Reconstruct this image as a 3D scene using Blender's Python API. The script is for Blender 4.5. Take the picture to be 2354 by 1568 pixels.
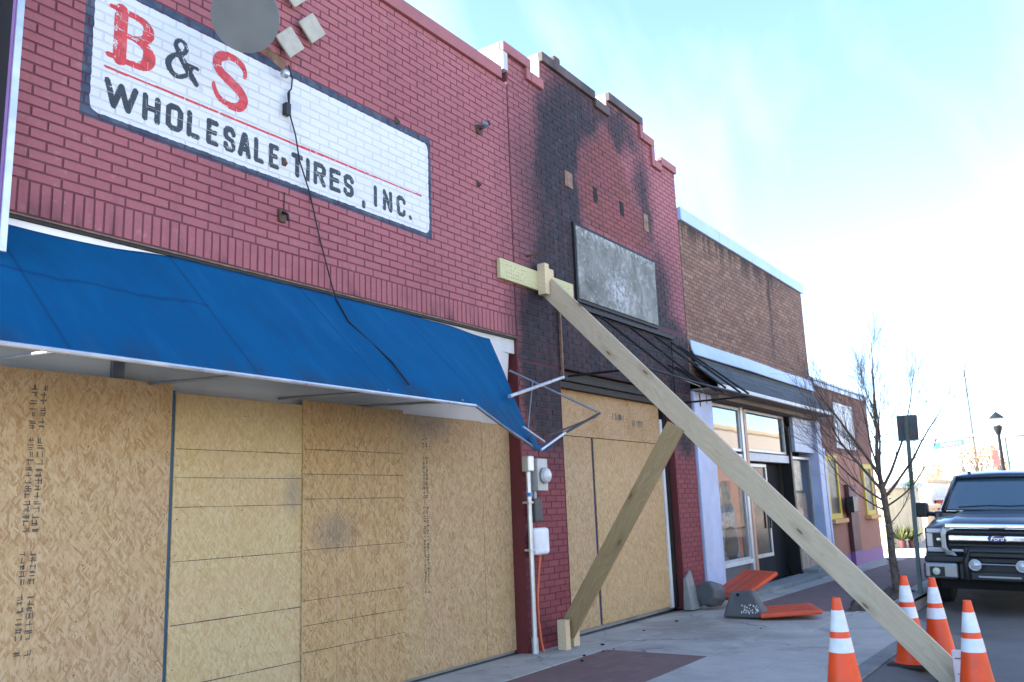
import bpy, bmesh, math, random
import numpy as np
from mathutils import Vector, Matrix
for o in list(bpy.data.objects): bpy.data.objects.remove(o)
random.seed(7); rng = np.random.default_rng(7)
S = bpy.context.scene
COL = S.collection
# ------------------------------------------------------------------ camera
CAM = Vector((0.0, -5.0, 1.40))
c_r = Vector((0.56647362, -0.82323532, -0.03729941))
c_u = Vector((-0.13570551, -0.13783251, 0.98111478))
c_f = Vector((0.81282941, 0.55071391, 0.18979605))
cam = bpy.data.objects.new('camera', bpy.data.cameras.new('camera')); COL.objects.link(cam)
Mx = Matrix((c_r, c_u, -c_f)).transposed().to_4x4(); Mx.translation = CAM
cam.matrix_world = Mx
cam.data.sensor_width = 36; cam.data.lens = 36 * 2000 / 2354
cam.data.clip_start = 0.05; cam.data.clip_end = 3000
cam.data.dof.use_dof = True; cam.data.dof.focus_distance = 6.5; cam.data.dof.aperture_fstop = 4.0
S.camera = cam
# ------------------------------------------------------------------ sky and sun
SUN_EL, SUN_AZ = math.radians(33), (-0.62, 0.785)      # direction towards the sun (x, y)
W = bpy.data.worlds.new('World'); S.world = W; W.use_nodes = True
wn = W.node_tree; wn.nodes.clear()
def wnode(t, **k):
    n = wn.nodes.new(t)
    for a, b in k.items(): setattr(n, a, b)
    return n
sky = wnode('ShaderNodeTexSky', sky_type='NISHITA', sun_disc=False, sun_elevation=SUN_EL,
            sun_rotation=math.atan2(SUN_AZ[0], SUN_AZ[1]), air_density=0.7, dust_density=0.0, ozone_density=2.0, altitude=150)
tc = wnode('ShaderNodeTexCoord')
mp = wnode('ShaderNodeMapping'); mp.inputs['Scale'].default_value = (1.2, 4.2, 2.4); mp.inputs['Rotation'].default_value = (0.25, 0.5, 0.55)
wn.links.new(tc.outputs['Generated'], mp.inputs[0])
n1 = wnode('ShaderNodeTexNoise'); n1.inputs['Scale'].default_value = 1.1; n1.inputs['Detail'].default_value = 5; n1.inputs['Roughness'].default_value = 0.5; n1.inputs['Distortion'].default_value = 0.5
wn.links.new(mp.outputs[0], n1.inputs['Vector'])
rp = wnode('ShaderNodeMapRange'); rp.inputs[1].default_value = 0.48; rp.inputs[2].default_value = 0.95; rp.inputs[3].default_value = 0.0; rp.inputs[4].default_value = 0.75
wn.links.new(n1.outputs['Fac'], rp.inputs[0])
mx = wnode('ShaderNodeMix', data_type='RGBA'); mx.inputs[7].default_value = (2.3, 2.4, 2.45, 1)
wn.links.new(rp.outputs[0], mx.inputs[0]); wn.links.new(sky.outputs[0], mx.inputs[6])
bg = wnode('ShaderNodeBackground'); bg.inputs[1].default_value = 0.15
wo = wnode('ShaderNodeOutputWorld')
wn.links.new(mx.outputs[2], bg.inputs[0]); wn.links.new(bg.outputs[0], wo.inputs[0])
sun = bpy.data.objects.new('sun', bpy.data.lights.new('sun', 'SUN')); COL.objects.link(sun)
sun.data.energy = 5.0; sun.data.angle = math.radians(0.5); sun.data.color = (1.0, 0.92, 0.80)
sd = Vector((SUN_AZ[0] * math.cos(SUN_EL), SUN_AZ[1] * math.cos(SUN_EL), math.sin(SUN_EL)))
sun.rotation_euler = sd.to_track_quat('Z', 'Y').to_euler(); sun.location = (0, 0, 30)
# ------------------------------------------------------------------ exposure
S.view_settings.view_transform = 'Standard'; S.view_settings.look = 'None'
S.view_settings.gamma = 1.0; S.view_settings.use_curve_mapping = False
S.view_settings.exposure = 2.4
S.render.engine = 'CYCLES'
S.cycles.max_bounces = 6; S.cycles.diffuse_bounces = 3; S.cycles.glossy_bounces = 3; S.cycles.transparent_max_bounces = 6
S.render.resolution_x = 1024; S.render.resolution_y = 682
# ------------------------------------------------------------------ node helpers
MATS = {}
class G:
    """small wrapper round a material's node tree"""
    def __init__(s, name):
        s.m = bpy.data.materials.new(name); s.m.use_nodes = True; s.t = s.m.node_tree
        s.b = s.t.nodes['Principled BSDF']; MATS[name] = s.m
    def n(s, t, **k):
        x = s.t.nodes.new(t)
        for a, v in k.items(): setattr(x, a, v)
        return x
    def put(s, sock, v):
        if v is None: return
        if hasattr(v, 'is_output') or isinstance(v, bpy.types.NodeSocket): s.t.links.new(v, sock)
        else:
            if sock.type == 'RGBA' and len(v) == 3: v = (*v, 1)
            sock.default_value = v
    def pos(s): return s.n('ShaderNodeNewGeometry').outputs['Position']
    def obj(s): return s.n('ShaderNodeTexCoord').outputs['Object']
    def mth(s, op, a, b=None, c=None, clamp=False):
        x = s.n('ShaderNodeMath', operation=op, use_clamp=clamp); s.put(x.inputs[0], a); s.put(x.inputs[1], b); s.put(x.inputs[2], c); return x.outputs[0]
    def vec(s, op, a, b=None):
        x = s.n('ShaderNodeVectorMath', operation=op); s.put(x.inputs[0], a); s.put(x.inputs[1], b)
        return x.outputs['Value'] if op in ('LENGTH', 'DOT_PRODUCT', 'DISTANCE') else x.outputs[0]
    def sep(s, v):
        x = s.n('ShaderNodeSeparateXYZ'); s.put(x.inputs[0], v); return x.outputs
    def comb(s, x, y, z):
        c = s.n('ShaderNodeCombineXYZ'); s.put(c.inputs[0], x); s.put(c.inputs[1], y); s.put(c.inputs[2], z); return c.outputs[0]
    def mapping(s, v, sc=(1, 1, 1), rot=(0, 0, 0), loc=(0, 0, 0)):
        x = s.n('ShaderNodeMapping'); s.put(x.inputs[0], v); x.inputs['Scale'].default_value = sc; x.inputs['Rotation'].default_value = rot; x.inputs['Location'].default_value = loc; return x.outputs[0]
    def noise(s, v, scale, detail=3, rough=0.5, dist=0, col=False, d2=False):
        x = s.n('ShaderNodeTexNoise', noise_dimensions='2D' if d2 else '3D'); s.put(x.inputs['Vector'], v); x.inputs['Scale'].default_value = scale; x.inputs['Detail'].default_value = detail
        x.inputs['Roughness'].default_value = rough; x.inputs['Distortion'].default_value = dist; return x.outputs['Color' if col else 'Fac']
    def voro(s, v, scale, out='Distance', feature='F1', rnd=1.0):
        x = s.n('ShaderNodeTexVoronoi', feature=feature); s.put(x.inputs['Vector'], v); x.inputs['Scale'].default_value = scale; x.inputs['Randomness'].default_value = rnd; return x.outputs[out]
    def white(s, v):
        x = s.n('ShaderNodeTexWhiteNoise'); s.put(x.inputs['Vector'], v); return x.outputs['Value']
    def mr(s, v, a, b, c=0.0, d=1.0, smooth=False):
        x = s.n('ShaderNodeMapRange', interpolation_type='SMOOTHSTEP' if smooth else 'LINEAR'); s.put(x.inputs[0], v)
        for i, q in enumerate((a, b, c, d)): x.inputs[i + 1].default_value = q
        return x.outputs[0]
    def ramp(s, v, *stops):
        x = s.n('ShaderNodeValToRGB'); s.put(x.inputs[0], v); e = x.color_ramp.elements
        while len(e) < len(stops): e.new(0.5)
        for q, (p, c) in zip(e, stops): q.position = p; q.color = (*c, 1)
        return x.outputs[0]
    def mix(s, f, a, b, blend='MIX'):
        x = s.n('ShaderNodeMix', data_type='RGBA', blend_type=blend, clamp_factor=True); s.put(x.inputs[0], f); s.put(x.inputs[6], a); s.put(x.inputs[7], b); return x.outputs[2]
    def bump(s, h, strength=0.3, dist=0.01):
        x = s.n('ShaderNodeBump'); s.put(x.inputs['Height'], h); x.inputs['Strength'].default_value = strength; x.inputs['Distance'].default_value = dist
        s.t.links.new(x.outputs[0], s.b.inputs['Normal'])
    def out(s, col=None, rough=None, metal=None, spec=None, **k):
        s.put(s.b.inputs['Base Color'], col); s.put(s.b.inputs['Roughness'], rough); s.put(s.b.inputs['Metallic'], metal); s.put(s.b.inputs['Specular IOR Level'], spec)
        for a, v in k.items(): s.put(s.b.inputs[a.replace('_', ' ')], v)
        return s.m
    def ell(s, p, cx, cz, rx, rz, inner=0.55, outer=1.0):
        """soft ellipse on the facade plane (x, z): 1 inside, 0 outside"""
        q = s.vec('MULTIPLY', s.vec('SUBTRACT', p, (cx, 0, cz)), (1 / rx, 0, 1 / rz))
        return s.mr(s.vec('LENGTH', q), inner, outer, 1.0, 0.0, True)
    def box(s, x, z, x0, x1, z0, z1):
        a = s.mth('MULTIPLY', s.mth('GREATER_THAN', x, x0), s.mth('LESS_THAN', x, x1))
        b = s.mth('MULTIPLY', s.mth('GREATER_THAN', z, z0), s.mth('LESS_THAN', z, z1))
        return s.mth('MULTIPLY', a, b)

def simple(name, col, rough=0.6, metal=0.0, var=0.12, scale=6.0, bump=0.0, spec=0.4, dirt=None, dirtamt=0.35, **k):
    g = G(name); p = g.pos()
    f = g.noise(p, scale, 2, 0.6)
    c = g.mix(g.mr(f, 0.3, 0.7), [max(0, v * (1 - var)) for v in col], [min(1, v * (1 + var)) for v in col])
    if dirt:
        d = g.mr(g.noise(p, scale * 0.45, 4, 0.65), 0.5, 0.72, 0.0, dirtamt)
        c = g.mix(d, c, dirt)
    r = g.mr(f, 0.2, 0.8, max(0.02, rough - 0.08), min(1, rough + 0.08))
    g.out(c, r, metal, spec, **k)
    if bump: g.bump(g.noise(p, scale * 9, 4), bump, 0.01)
    return g.m
# ------------------------------------------------------------------ mesh helpers
class MB:
    def __init__(s): s.v = []; s.f = []
    def add(s, vs, fs):
        k = len(s.v); s.v += [tuple(v) for v in vs]; s.f += [tuple(i + k for i in f) for f in fs]; return s
    def box(s, x0, x1, y0, y1, z0, z1):
        return s.add([(x0, y0, z0), (x1, y0, z0), (x1, y1, z0), (x0, y1, z0), (x0, y0, z1), (x1, y0, z1), (x1, y1, z1), (x0, y1, z1)],
                     [(0, 3, 2, 1), (4, 5, 6, 7), (0, 1, 5, 4), (1, 2, 6, 5), (2, 3, 7, 6), (3, 0, 4, 7)])
    def quad(s, a, b, c, d): return s.add([a, b, c, d], [(0, 1, 2, 3)])
    def poly(s, pts): return s.add(pts, [tuple(range(len(pts)))])
    def tube(s, pts, r, n=8, cap=True):
        pts = [Vector(p) for p in pts]; rs = r if isinstance(r, (list, tuple)) else [r] * len(pts); base = len(s.v); up = None
        for i, p in enumerate(pts):
            d = (pts[min(i + 1, len(pts) - 1)] - pts[max(i - 1, 0)]); d = d.normalized() if d.length else Vector((0, 0, 1))
            if up is None: up = d.orthogonal().normalized()
            up = (up - d * up.dot(d)); up = up.normalized() if up.length > 1e-6 else d.orthogonal().normalized()
            w = d.cross(up)
            for k in range(n):
                a = 2 * math.pi * k / n; s.v.append(tuple(p + (up * math.cos(a) + w * math.sin(a)) * rs[i]))
        for i in range(len(pts) - 1):
            for k in range(n):
                a = base + i * n + k; b = base + i * n + (k + 1) % n; s.f.append((a, b, b + n, a + n))
        if cap:
            s.f.append(tuple(base + k for k in reversed(range(n)))); e = base + (len(pts) - 1) * n; s.f.append(tuple(e + k for k in range(n)))
        return s
    def lathe(s, prof, c=(0, 0, 0), axis='Z', n=24):
        base = len(s.v)
        for (r, h) in prof:
            for k in range(n):
                a = 2 * math.pi * k / n; u, v = r * math.cos(a), r * math.sin(a)
                p = (u, v, h) if axis == 'Z' else ((h, u, v) if axis == 'X' else (u, h, v))
                s.v.append((p[0] + c[0], p[1] + c[1], p[2] + c[2]))
        for i in range(len(prof) - 1):
            for k in range(n):
                a = base + i * n + k; b = base + i * n + (k + 1) % n; s.f.append((a, b, b + n, a + n))
        s.f.append(tuple(base + k for k in range(n))); e = base + (len(prof) - 1) * n; s.f.append(tuple(e + k for k in range(n)))
        return s
    def loft(s, secs, close=False, caps=False):
        base = len(s.v); n = len(secs[0])
        for q in secs: s.v += [tuple(p) for p in q]
        for i in range(len(secs) - 1):
            for k in range(n if close else n - 1):
                a = base + i * n + k; b = base + i * n + (k + 1) % n; s.f.append((a, b, b + n, a + n))
        if caps:
            s.f.append(tuple(base + k for k in reversed(range(n)))); e = base + (len(secs) - 1) * n; s.f.append(tuple(e + k for k in range(n)))
        return s
    def mesh(s, name, smooth=False):
        me = bpy.data.meshes.new(name); me.from_pydata(s.v, [], s.f); me.validate()
        bm = bmesh.new(); bm.from_mesh(me); bmesh.ops.recalc_face_normals(bm, faces=bm.faces)
        if smooth:
            for f in bm.faces: f.smooth = True
            for e in bm.edges:
                if len(e.link_faces) == 2 and e.calc_face_angle(0) > math.radians(38): e.smooth = False
        bm.to_mesh(me); bm.free(); return me
    def build(s, name, m, parent=None, smooth=False, bevel=0.0, seg=2):
        o = bpy.data.objects.new(name, s.mesh(name, smooth)); COL.objects.link(o)
        o.data.materials.append(MATS[m] if isinstance(m, str) else m)
        if parent: o.parent = parent; o.matrix_parent_inverse = parent.matrix_world.inverted()
        if bevel:
            b = o.modifiers.new('bevel', 'BEVEL'); b.width = bevel; b.segments = seg; b.limit_method = 'ANGLE'; b.angle_limit = math.radians(35)
        return o
def tag(o, label=None, cat=None, group=None, kind=None):
    for k, v in (('label', label), ('category', cat), ('group', group), ('kind', kind)):
        if v: o[k] = v
    return o
def thing(name, label, cat, loc=(0, 0, 0), group=None, rz=0.0, rot=None):
    o = bpy.data.objects.new(name, None); COL.objects.link(o); o.empty_display_size = 0.2
    o.location = loc; o.rotation_euler = rot or (0, 0, rz)
    o.matrix_world = Matrix.LocRotScale(Vector(loc), o.rotation_euler, None)
    return tag(o, label, cat, group)
def local(o, parent):
    """parent o keeping its coordinates as local ones"""
    o.parent = parent; o.matrix_parent_inverse = Matrix.Identity(4); return o
def copy_tree(o, parent=None):
    c = o.copy(); COL.objects.link(c)
    if parent: c.parent = parent; c.matrix_parent_inverse = o.matrix_parent_inverse.copy()
    for ch in [x for x in bpy.data.objects if x.parent == o]: copy_tree(ch, c)
    return c
def pix(p):
    d = Vector(p) - CAM; w = d.dot(c_f)
    if w < 0.1: return None
    return (0.5 + 2000 / 2354 * d.dot(c_r) / w, 0.5 - 2000 / 1568 * d.dot(c_u) / w, w)
def onview(p, m=0.02):
    q = pix(p); return q is not None and -m < q[0] < 1 + m and -m < q[1] < 1 + m
# ------------------------------------------------------------------ materials
BL, BH = 0.208, 0.0667            # brick module
Z0 = 3.395 - 51 * BH              # course grid passes through the top of the soldier course
def brick_paint(name, mortar=False):
    """rose painted brick with the painted sign field, fire soot and the bare scorched arch (stains with a shape of their own)"""
    g = G(name); p3 = g.pos(); X, Y, Z = g.sep(p3); p = g.comb(X, 0.0, Z); p2 = g.comb(X, Z, 0.0)
    row = g.mth('FLOOR', g.mth('DIVIDE', g.mth('SUBTRACT', Z, Z0), BH))
    colm = g.mth('FLOOR', g.mth('ADD', g.mth('DIVIDE', X, BL), g.mth('MULTIPLY', g.mth('MODULO', row, 2.0), 0.5)))
    rnd = g.white(g.comb(colm, row, 3.0))
    big = g.noise(p2, 0.55, 2, 0.6, d2=True)
    fine = g.noise(p2, 38, 2, 0.6, d2=True)
    rose = g.mix(rnd, (0.282, 0.088, 0.098), (0.325, 0.108, 0.118))
    rose = g.mix(g.mr(big, 0.35, 0.7), rose, (0.34, 0.114, 0.124))
    rose = g.mix(g.mr(fine, 0.25, 0.8, 0.0, 0.22), rose, (0.25, 0.078, 0.086))
    wear = g.mth('MULTIPLY', g.mr(g.noise(p2, 11, 4, 0.7, d2=True), 0.60, 0.70), g.mr(big, 0.4, 0.62))
    rose = g.mix(g.mth('MULTIPLY', wear, 0.5), rose, (0.40, 0.20, 0.19))
    grime = g.noise(g.mapping(p2, (6, 0.7, 1)), 1.0, 3, 0.65, d2=True)
    rose = g.mix(g.mr(grime, 0.52, 0.75, 0.0, 0.32), rose, (0.19, 0.065, 0.075))
    # chalky fading lower on the piers: thicker maroon paint coat
    maroon = g.mix(rnd, (0.185, 0.040, 0.048), (0.225, 0.052, 0.058))
    coat = g.mth('MULTIPLY', g.mr(g.mth('ADD', Z, g.mth('MULTIPLY', g.noise(p2, 2.2, 2, d2=True), 0.5)), 2.1, 2.75, 1.0, 0.0, True), 1.0)
    col = g.mix(coat, rose, maroon)
    # sign field: navy border, white inside, rounded inner corners
    wob = g.mth('MULTIPLY', g.mth('SUBTRACT', g.noise(p2, 22, 1, d2=True), 0.5), 0.012)
    Xw = g.mth('ADD', X, wob); Zw = g.mth('ADD', Z, wob)
    navy = g.box(Xw, Zw, 2.68, 6.105, 3.912, 4.922)
    qx = g.mth('MAXIMUM', g.mth('SUBTRACT', g.mth('ABSOLUTE', g.mth('SUBTRACT', Xw, 4.404)), 1.662 - 0.06), 0.0)
    qz = g.mth('MAXIMUM', g.mth('SUBTRACT', g.mth('ABSOLUTE', g.mth('SUBTRACT', Zw, 4.4125)), 0.4475 - 0.06), 0.0)
    rd = g.mth('SQRT', g.mth('ADD', g.mth('MULTIPLY', qx, qx), g.mth('MULTIPLY', qz, qz)))
    white = g.mth('LESS_THAN', rd, 0.06)
    navyc = g.mix(g.mr(g.noise(p2, 9, 2, d2=True), 0.35, 0.75), (0.030, 0.050, 0.085), (0.075, 0.10, 0.14))
    whc = g.mix(g.mr(g.noise(p2, 3.5, 4, 0.65, d2=True), 0.42, 0.8, 0.0, 0.35), (0.62, 0.63, 0.63), (0.50, 0.50, 0.485))
    col = g.mix(navy, col, navyc); col = g.mix(white, col, whc)
    # soot
    dn = g.noise(p2, 1.6, 4, 0.62, col=True, d2=True)
    dx, dz, _ = g.sep(dn); pw = g.vec('ADD', p, g.vec('MULTIPLY', g.vec('SUBTRACT', g.comb(dx, 0.5, dz), (0.5, 0.5, 0.5)), (0.55, 0, 0.7)))
    es = [(9.9, 3.25, 2.9, 1.35, .74, 1.0, 1.0), (8.5, 4.4, 1.05, 2.3, .36, 1.0, 1.0), (9.0, 6.1, 1.4, 1.2, .38, 1.0, .97), (8.6, 5.5, .95, 1.6, .42, 1.0, 1.0),
          (11.2, 4.0, .65, 1.6, .25, 1.0, .95), (8.2, 3.1, 1.0, 1.6, .55, 1.0, 1.0), (11.7, 3.0, 1.0, 1.2, .6, 1.0, 1.0), (10.85, 5.55, .46, 1.3, .25, 1.0, .86), (10.0, 6.5, 1.3, .6, .25, 1.0, .9), (8.0, 4.7, 1.0, 2.4, .0, 1.0, .72), (11.45, 4.1, .7, 1.6, .0, 1.0, .65)]
    soot = None
    for cx, cz, rx, rz, i, o, a in es:
        e = g.mth('MULTIPLY', g.ell(pw, cx, cz, rx, rz, i, o), a); soot = e if soot is None else g.mth('MAXIMUM', soot, e)
    arch = g.mth('MAXIMUM', g.ell(pw, 9.78, 5.40, 0.88, 1.05, .72, 1.0), g.ell(pw, 10.0, 5.0, 1.0, 0.55, .75, 1.0))
    arch = g.mth('MULTIPLY', arch, g.mr(Z, 4.72, 4.9))
    soot = g.mth('MULTIPLY', soot, g.mth('SUBTRACT', 1.0, g.mth('MULTIPLY', arch, 0.80)))
    drip = g.noise(g.mapping(p2, (9, 0.8, 1)), 1.0, 2, 0.6, d2=True)
    soot = g.mth('MULTIPLY', soot, g.mr(g.mth('ADD', g.mth('MULTIPLY', drip, 0.5), g.mth('MULTIPLY', dz, 0.5)), 0.28, 0.55, 0.84, 1.04), clamp=True)
    # small smoke licks along the lintel
    lick = g.mth('MULTIPLY', g.mr(Z, 3.16, 3.36, 1.0, 0.0), g.mr(g.noise(g.mapping(p2, (2.6, 1, 1)), 1.0, 3, 0.7, d2=True), 0.56, 0.74))
    lick = g.mth('MULTIPLY', lick, g.mth('MULTIPLY', g.mr(Z, 3.0, 3.16), g.mth('LESS_THAN', X, 7.5)))
    soot = g.mth('MAXIMUM', soot, g.mth('MULTIPLY', lick, 0.75))
    # scorched bare brick in the arch
    bare = g.mix(rnd, (0.125, 0.036, 0.034), (0.205, 0.062, 0.045))
    bare = g.mix(g.mr(g.noise(p2, 2.6, 2, d2=True), 0.4, 0.65), bare, (0.20, 0.05, 0.05))
    col = g.mix(g.mth('MULTIPLY', arch, 0.9), col, bare)
    sc = g.mix(g.mr(fine, 0.3, 0.75), (0.007, 0.008, 0.011), (0.020, 0.022, 0.028))
    sc = g.mix(g.mr(g.noise(p2, 6.5, 3, d2=True), 0.56, 0.74, 0.0, 0.40), sc, (0.050, 0.056, 0.068))
    col = g.mix(soot, col, sc)
    if mortar: col = g.mix(g.mth('MULTIPLY', g.mth('SUBTRACT', 1.0, white), 0.74), g.mix(white, col, (0.50, 0.52, 0.53)), (0.080, 0.020, 0.028))
    g.out(col, g.mr(fine, 0.2, 0.8, 0.62, 0.85), 0.0, 0.3)
    g.bump(g.noise(p2, 45, 3, 0.7, d2=True), 0.4, 0.006)
    return g.m
brick_paint('rose_brick'); brick_paint('rose_mortar', True)
def brown_brick(name, mortar=False):
    g = G(name); p3 = g.pos(); X, Y, Z = g.sep(p3); p = g.comb(X, 0.0, Z); p2 = g.comb(X, Z, 0.0)
    row = g.mth('FLOOR', g.mth('DIVIDE', g.mth('SUBTRACT', Z, Z0), BH))
    colm = g.mth('FLOOR', g.mth('ADD', g.mth('DIVIDE', X, BL), g.mth('MULTIPLY', g.mth('MODULO', row, 2.0), 0.5)))
    rnd = g.white(g.comb(colm, row, 7.0))
    col = g.ramp(rnd, (0.0, (0.165, 0.092, 0.065)), (0.4, (0.220, 0.122, 0.085)), (0.75, (0.245, 0.140, 0.098)), (1.0, (0.29, 0.18, 0.13)))
    col = g.mix(g.mr(g.noise(p2, 1.1, 2, d2=True), 0.35, 0.7, 0, .5), col, (0.19, 0.122, 0.098))
    if mortar: col = (0.105, 0.072, 0.060)
    st = g.noise(g.mapping(p2, (5.5, 0.45, 1)), 1.0, 4, 0.65, d2=True)
    band = g.mr(Z, 5.05, 5.62)
    band2 = g.mr(X, 16.4, 18.0, 1.0, 0.0)
    stain = g.mth('MULTIPLY', g.mr(g.mth('ADD', st, g.mth('MULTIPLY', band, 0.30)), 0.62, 0.84), g.mth('MULTIPLY', g.mth('MULTIPLY', band, band2), 0.88))
    leak = g.mth('MULTIPLY', g.mr(g.mth('ABSOLUTE', g.mth('SUBTRACT', X, g.mth('ADD', 16.05, g.mth('MULTIPLY', g.noise(p2, 1.3, 1, d2=True), 0.3)))), 0.03, 0.13, 1.0, 0.0), g.mr(Z, 3.9, 5.4, 0.25, 0.9))
    stain = g.mth('MAXIMUM', stain, leak)
    col = g.mix(stain, col, (0.045, 0.032, 0.028))
    g.out(col, 0.85, 0, 0.25); g.bump(g.noise(p2, 45, 3, 0.7, d2=True), 0.35, 0.006); return g.m
brown_brick('brown_brick'); brown_brick('brown_mortar', True)
def osb(name, light, dark, seed, axis=0.0, fine=1.0, con=1.0):
    g = G(name); X, Y, Z = g.sep(g.pos()); pp = g.comb(X, 0.0, Z)
    q0 = g.vec('ADD', g.comb(X, Z, 0.0), (seed * 3.1, seed * 1.7, 0))
    wx, wz, _ = g.sep(g.noise(q0, 7.0, 2, 0.6, col=True, d2=True))
    q = g.vec('ADD', q0, g.vec('MULTIPLY', g.vec('SUBTRACT', g.comb(wx, wz, 0.5), (0.5, 0.5, 0.5)), (0.022, 0.022, 0)))
    f = None
    for k, (a, sc, thr) in enumerate(((.18, .85, 0), (-.30, 1.05, .42), (.02, 1.25, .48), (.55, 1.15, .66), (-.7, 1.2, .74))):
        m = g.mapping(g.mapping(q, (1, 1, 1), (0, 0, axis + a), (k * .33, k * .71, 0)), (50 * sc * fine, 11 * sc * fine, 1))
        v = g.n('ShaderNodeTexVoronoi', feature='F1', voronoi_dimensions='2D'); g.put(v.inputs['Vector'], m); v.inputs['Scale'].default_value = 1.0
        r, gg, _ = g.sep(v.outputs['Color'])
        r = g.mth('SUBTRACT', r, g.mth('MULTIPLY', v.outputs['Distance'], 0.22))
        if f is None: f = r; continue
        m_ = g.mth('GREATER_THAN', gg, thr)
        f = g.mth('ADD', g.mth('MULTIPLY', f, g.mth('SUBTRACT', 1.0, m_)), g.mth('MULTIPLY', r, m_))
    md = [(a_ * .6 + b_ * .4) for a_, b_ in zip(light, dark)]
    pale = [min(1, c * k_) for c, k_ in zip(light, (1.10, 1.14, 1.22))]
    col = g.ramp(f, (0.0, dark), (0.12, [d * .5 + l * .5 for d, l in zip(dark, md)]), (0.30, md), (0.58, light), (0.88, pale))
    gr = g.noise(g.mapping(g.mapping(q, (1, 1, 1), (0, 0, axis + .1)), (170, 26, 1)), 1.6, 2, d2=True)
    col = g.mix(g.mr(gr, 0.32, 0.68, 0.0, 0.42), col, md)
    fib = g.noise(g.mapping(g.mapping(q, (1, 1, 1), (0, 0, axis - .35)), (210, 16, 1)), 1.0, 2, 0.6, d2=True)
    col = g.mix(g.mr(fib, 0.60, 0.74, 0.0, 0.55), col, pale)
    col = g.mix(g.mr(fib, 0.40, 0.28, 0.0, 0.50), col, dark)
    pk = g.noise(q0, 2.0, 4, 0.65, d2=True)
    col = g.mix(g.mr(pk, 0.50, 0.70, 0.0, 0.30), col, [light[0] * .92, light[1] * .76, light[2] * .80])
    col = g.mix(g.mr(pk, 0.50, 0.32, 0.0, 0.30), col, [light[0] * .90, light[1] * .84, light[2] * .66])
    russet = g.mth('MULTIPLY', g.mr(Z, 1.75, 2.32), g.mr(pk, 0.3, 0.6, .9, .45))  # sheets turn darker and browner towards their top edge
    col = g.mix(g.mth('MULTIPLY', russet, 0.62), col, (0.26, 0.13, 0.042))
    sm = g.mth('MAXIMUM', g.mth('MAXIMUM', g.ell(pp, 4.56, 1.58, 0.13, 0.24, 0.1, 1.0), g.ell(pp, 4.98, 1.28, 0.34, 0.24, 0.1, 1.0)), g.ell(pp, 6.15, 2.2, 0.55, 0.22, 0.1, 1.0))
    sm = g.mth('MULTIPLY', sm, g.mr(gr, 0.3, 0.65, 0.2, 0.6))
    col = g.mix(sm, col, (0.12, 0.125, 0.12))
    g.out(col, 0.7, 0, 0.3); g.bump(f, 0.22, 0.003); return g.m
osb('chipboard_coarse', (0.46, 0.34, 0.19), (0.28, 0.165, 0.072), 1, 0.0, 1.5)
osb('chipboard_pale', (0.50, 0.395, 0.215), (0.40, 0.28, 0.12), 2, 0.0, 1.8)
osb('chipboard_mid', (0.455, 0.32, 0.155), (0.27, 0.155, 0.058), 3, .05, 1.45)
osb('chipboard_fine', (0.46, 0.335, 0.178), (0.28, 0.168, 0.076), 4, 0.0, 1.5)
osb('chipboard_flat', (0.47, 0.345, 0.19), (0.31, 0.19, 0.09), 5, 1.4, 1.3)
osb('chipboard_gold', (0.48, 0.35, 0.18), (0.33, 0.20, 0.085), 6, 0.0, 1.5)
def wood(name, light, dark, ax=(1, 1, 1), knots=True):
    g = G(name); p = g.obj()
    q = g.mapping(p, ax)
    w_ = g.noise(g.mapping(p, (1.5, 5, 5)), 1.0, 2, 0.5)
    ring = g.mth('FRACT', g.mth('ADD', g.mth('MULTIPLY', w_, 9.0), g.mth('MULTIPLY', g.sep(p)[1 if ax[0] < ax[2] else 0], 22.0)))
    f = g.mth('ADD', g.mth('MULTIPLY', g.noise(q, 3.0, 4, 0.6, 1.0), 0.75), g.mth('MULTIPLY', ring, 0.22))
    col = g.mix(g.mr(f, 0.3, 0.72), light, dark)
    col = g.mix(g.mr(g.noise(p, 1.3, 3), 0.4, 0.8, 0, .45), col, [c * 0.80 for c in light])
    col = g.mix(g.mr(g.noise(g.mapping(p, (3, 9, 9)), 2.0, 4, .7), 0.62, 0.75, 0, .4), col, [c * 0.5 for c in dark])
    if knots:
        vv = g.n('ShaderNodeTexVoronoi', voronoi_dimensions='2D'); g.put(vv.inputs['Vector'], g.mapping(p, (1.15, 4.0, 1.0), (0, 0, 0), (.3, .2, 0))); vv.inputs['Scale'].default_value = 1.0; v = vv.outputs['Distance']
        col = g.mix(g.mr(v, 0.08, 0.20, 0.35, 0.0, True), col, [c * 0.6 for c in dark])
        col = g.mix(g.mr(v, 0.025, 0.06, 0.85, 0.0, True), col, (0.13, 0.062, 0.026))
    g.out(col, 0.68, 0, 0.3); g.bump(g.mth('ADD', g.noise(q, 8, 3), g.mth('MULTIPLY', ring, .3)), 0.2, 0.003); return g.m
wood('lumber_pale', (0.49, 0.405, 0.285), (0.42, 0.325, 0.20), (1.2, 16, 16))
wood('lumber_brace', (0.33, 0.235, 0.12), (0.26, 0.17, 0.075), (1.2, 16, 16))
wood('lumber_ledger', (0.50, 0.48, 0.27), (0.45, 0.41, 0.20), (1.2, 16, 16), False)
wood('lumber_cleat', (0.62, 0.50, 0.32), (0.54, 0.41, 0.24), (14, 14, 1.2), False)
wood('charred_wood', (0.020, 0.018, 0.016), (0.045, 0.036, 0.026), (1.2, 14, 14), False)
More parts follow.
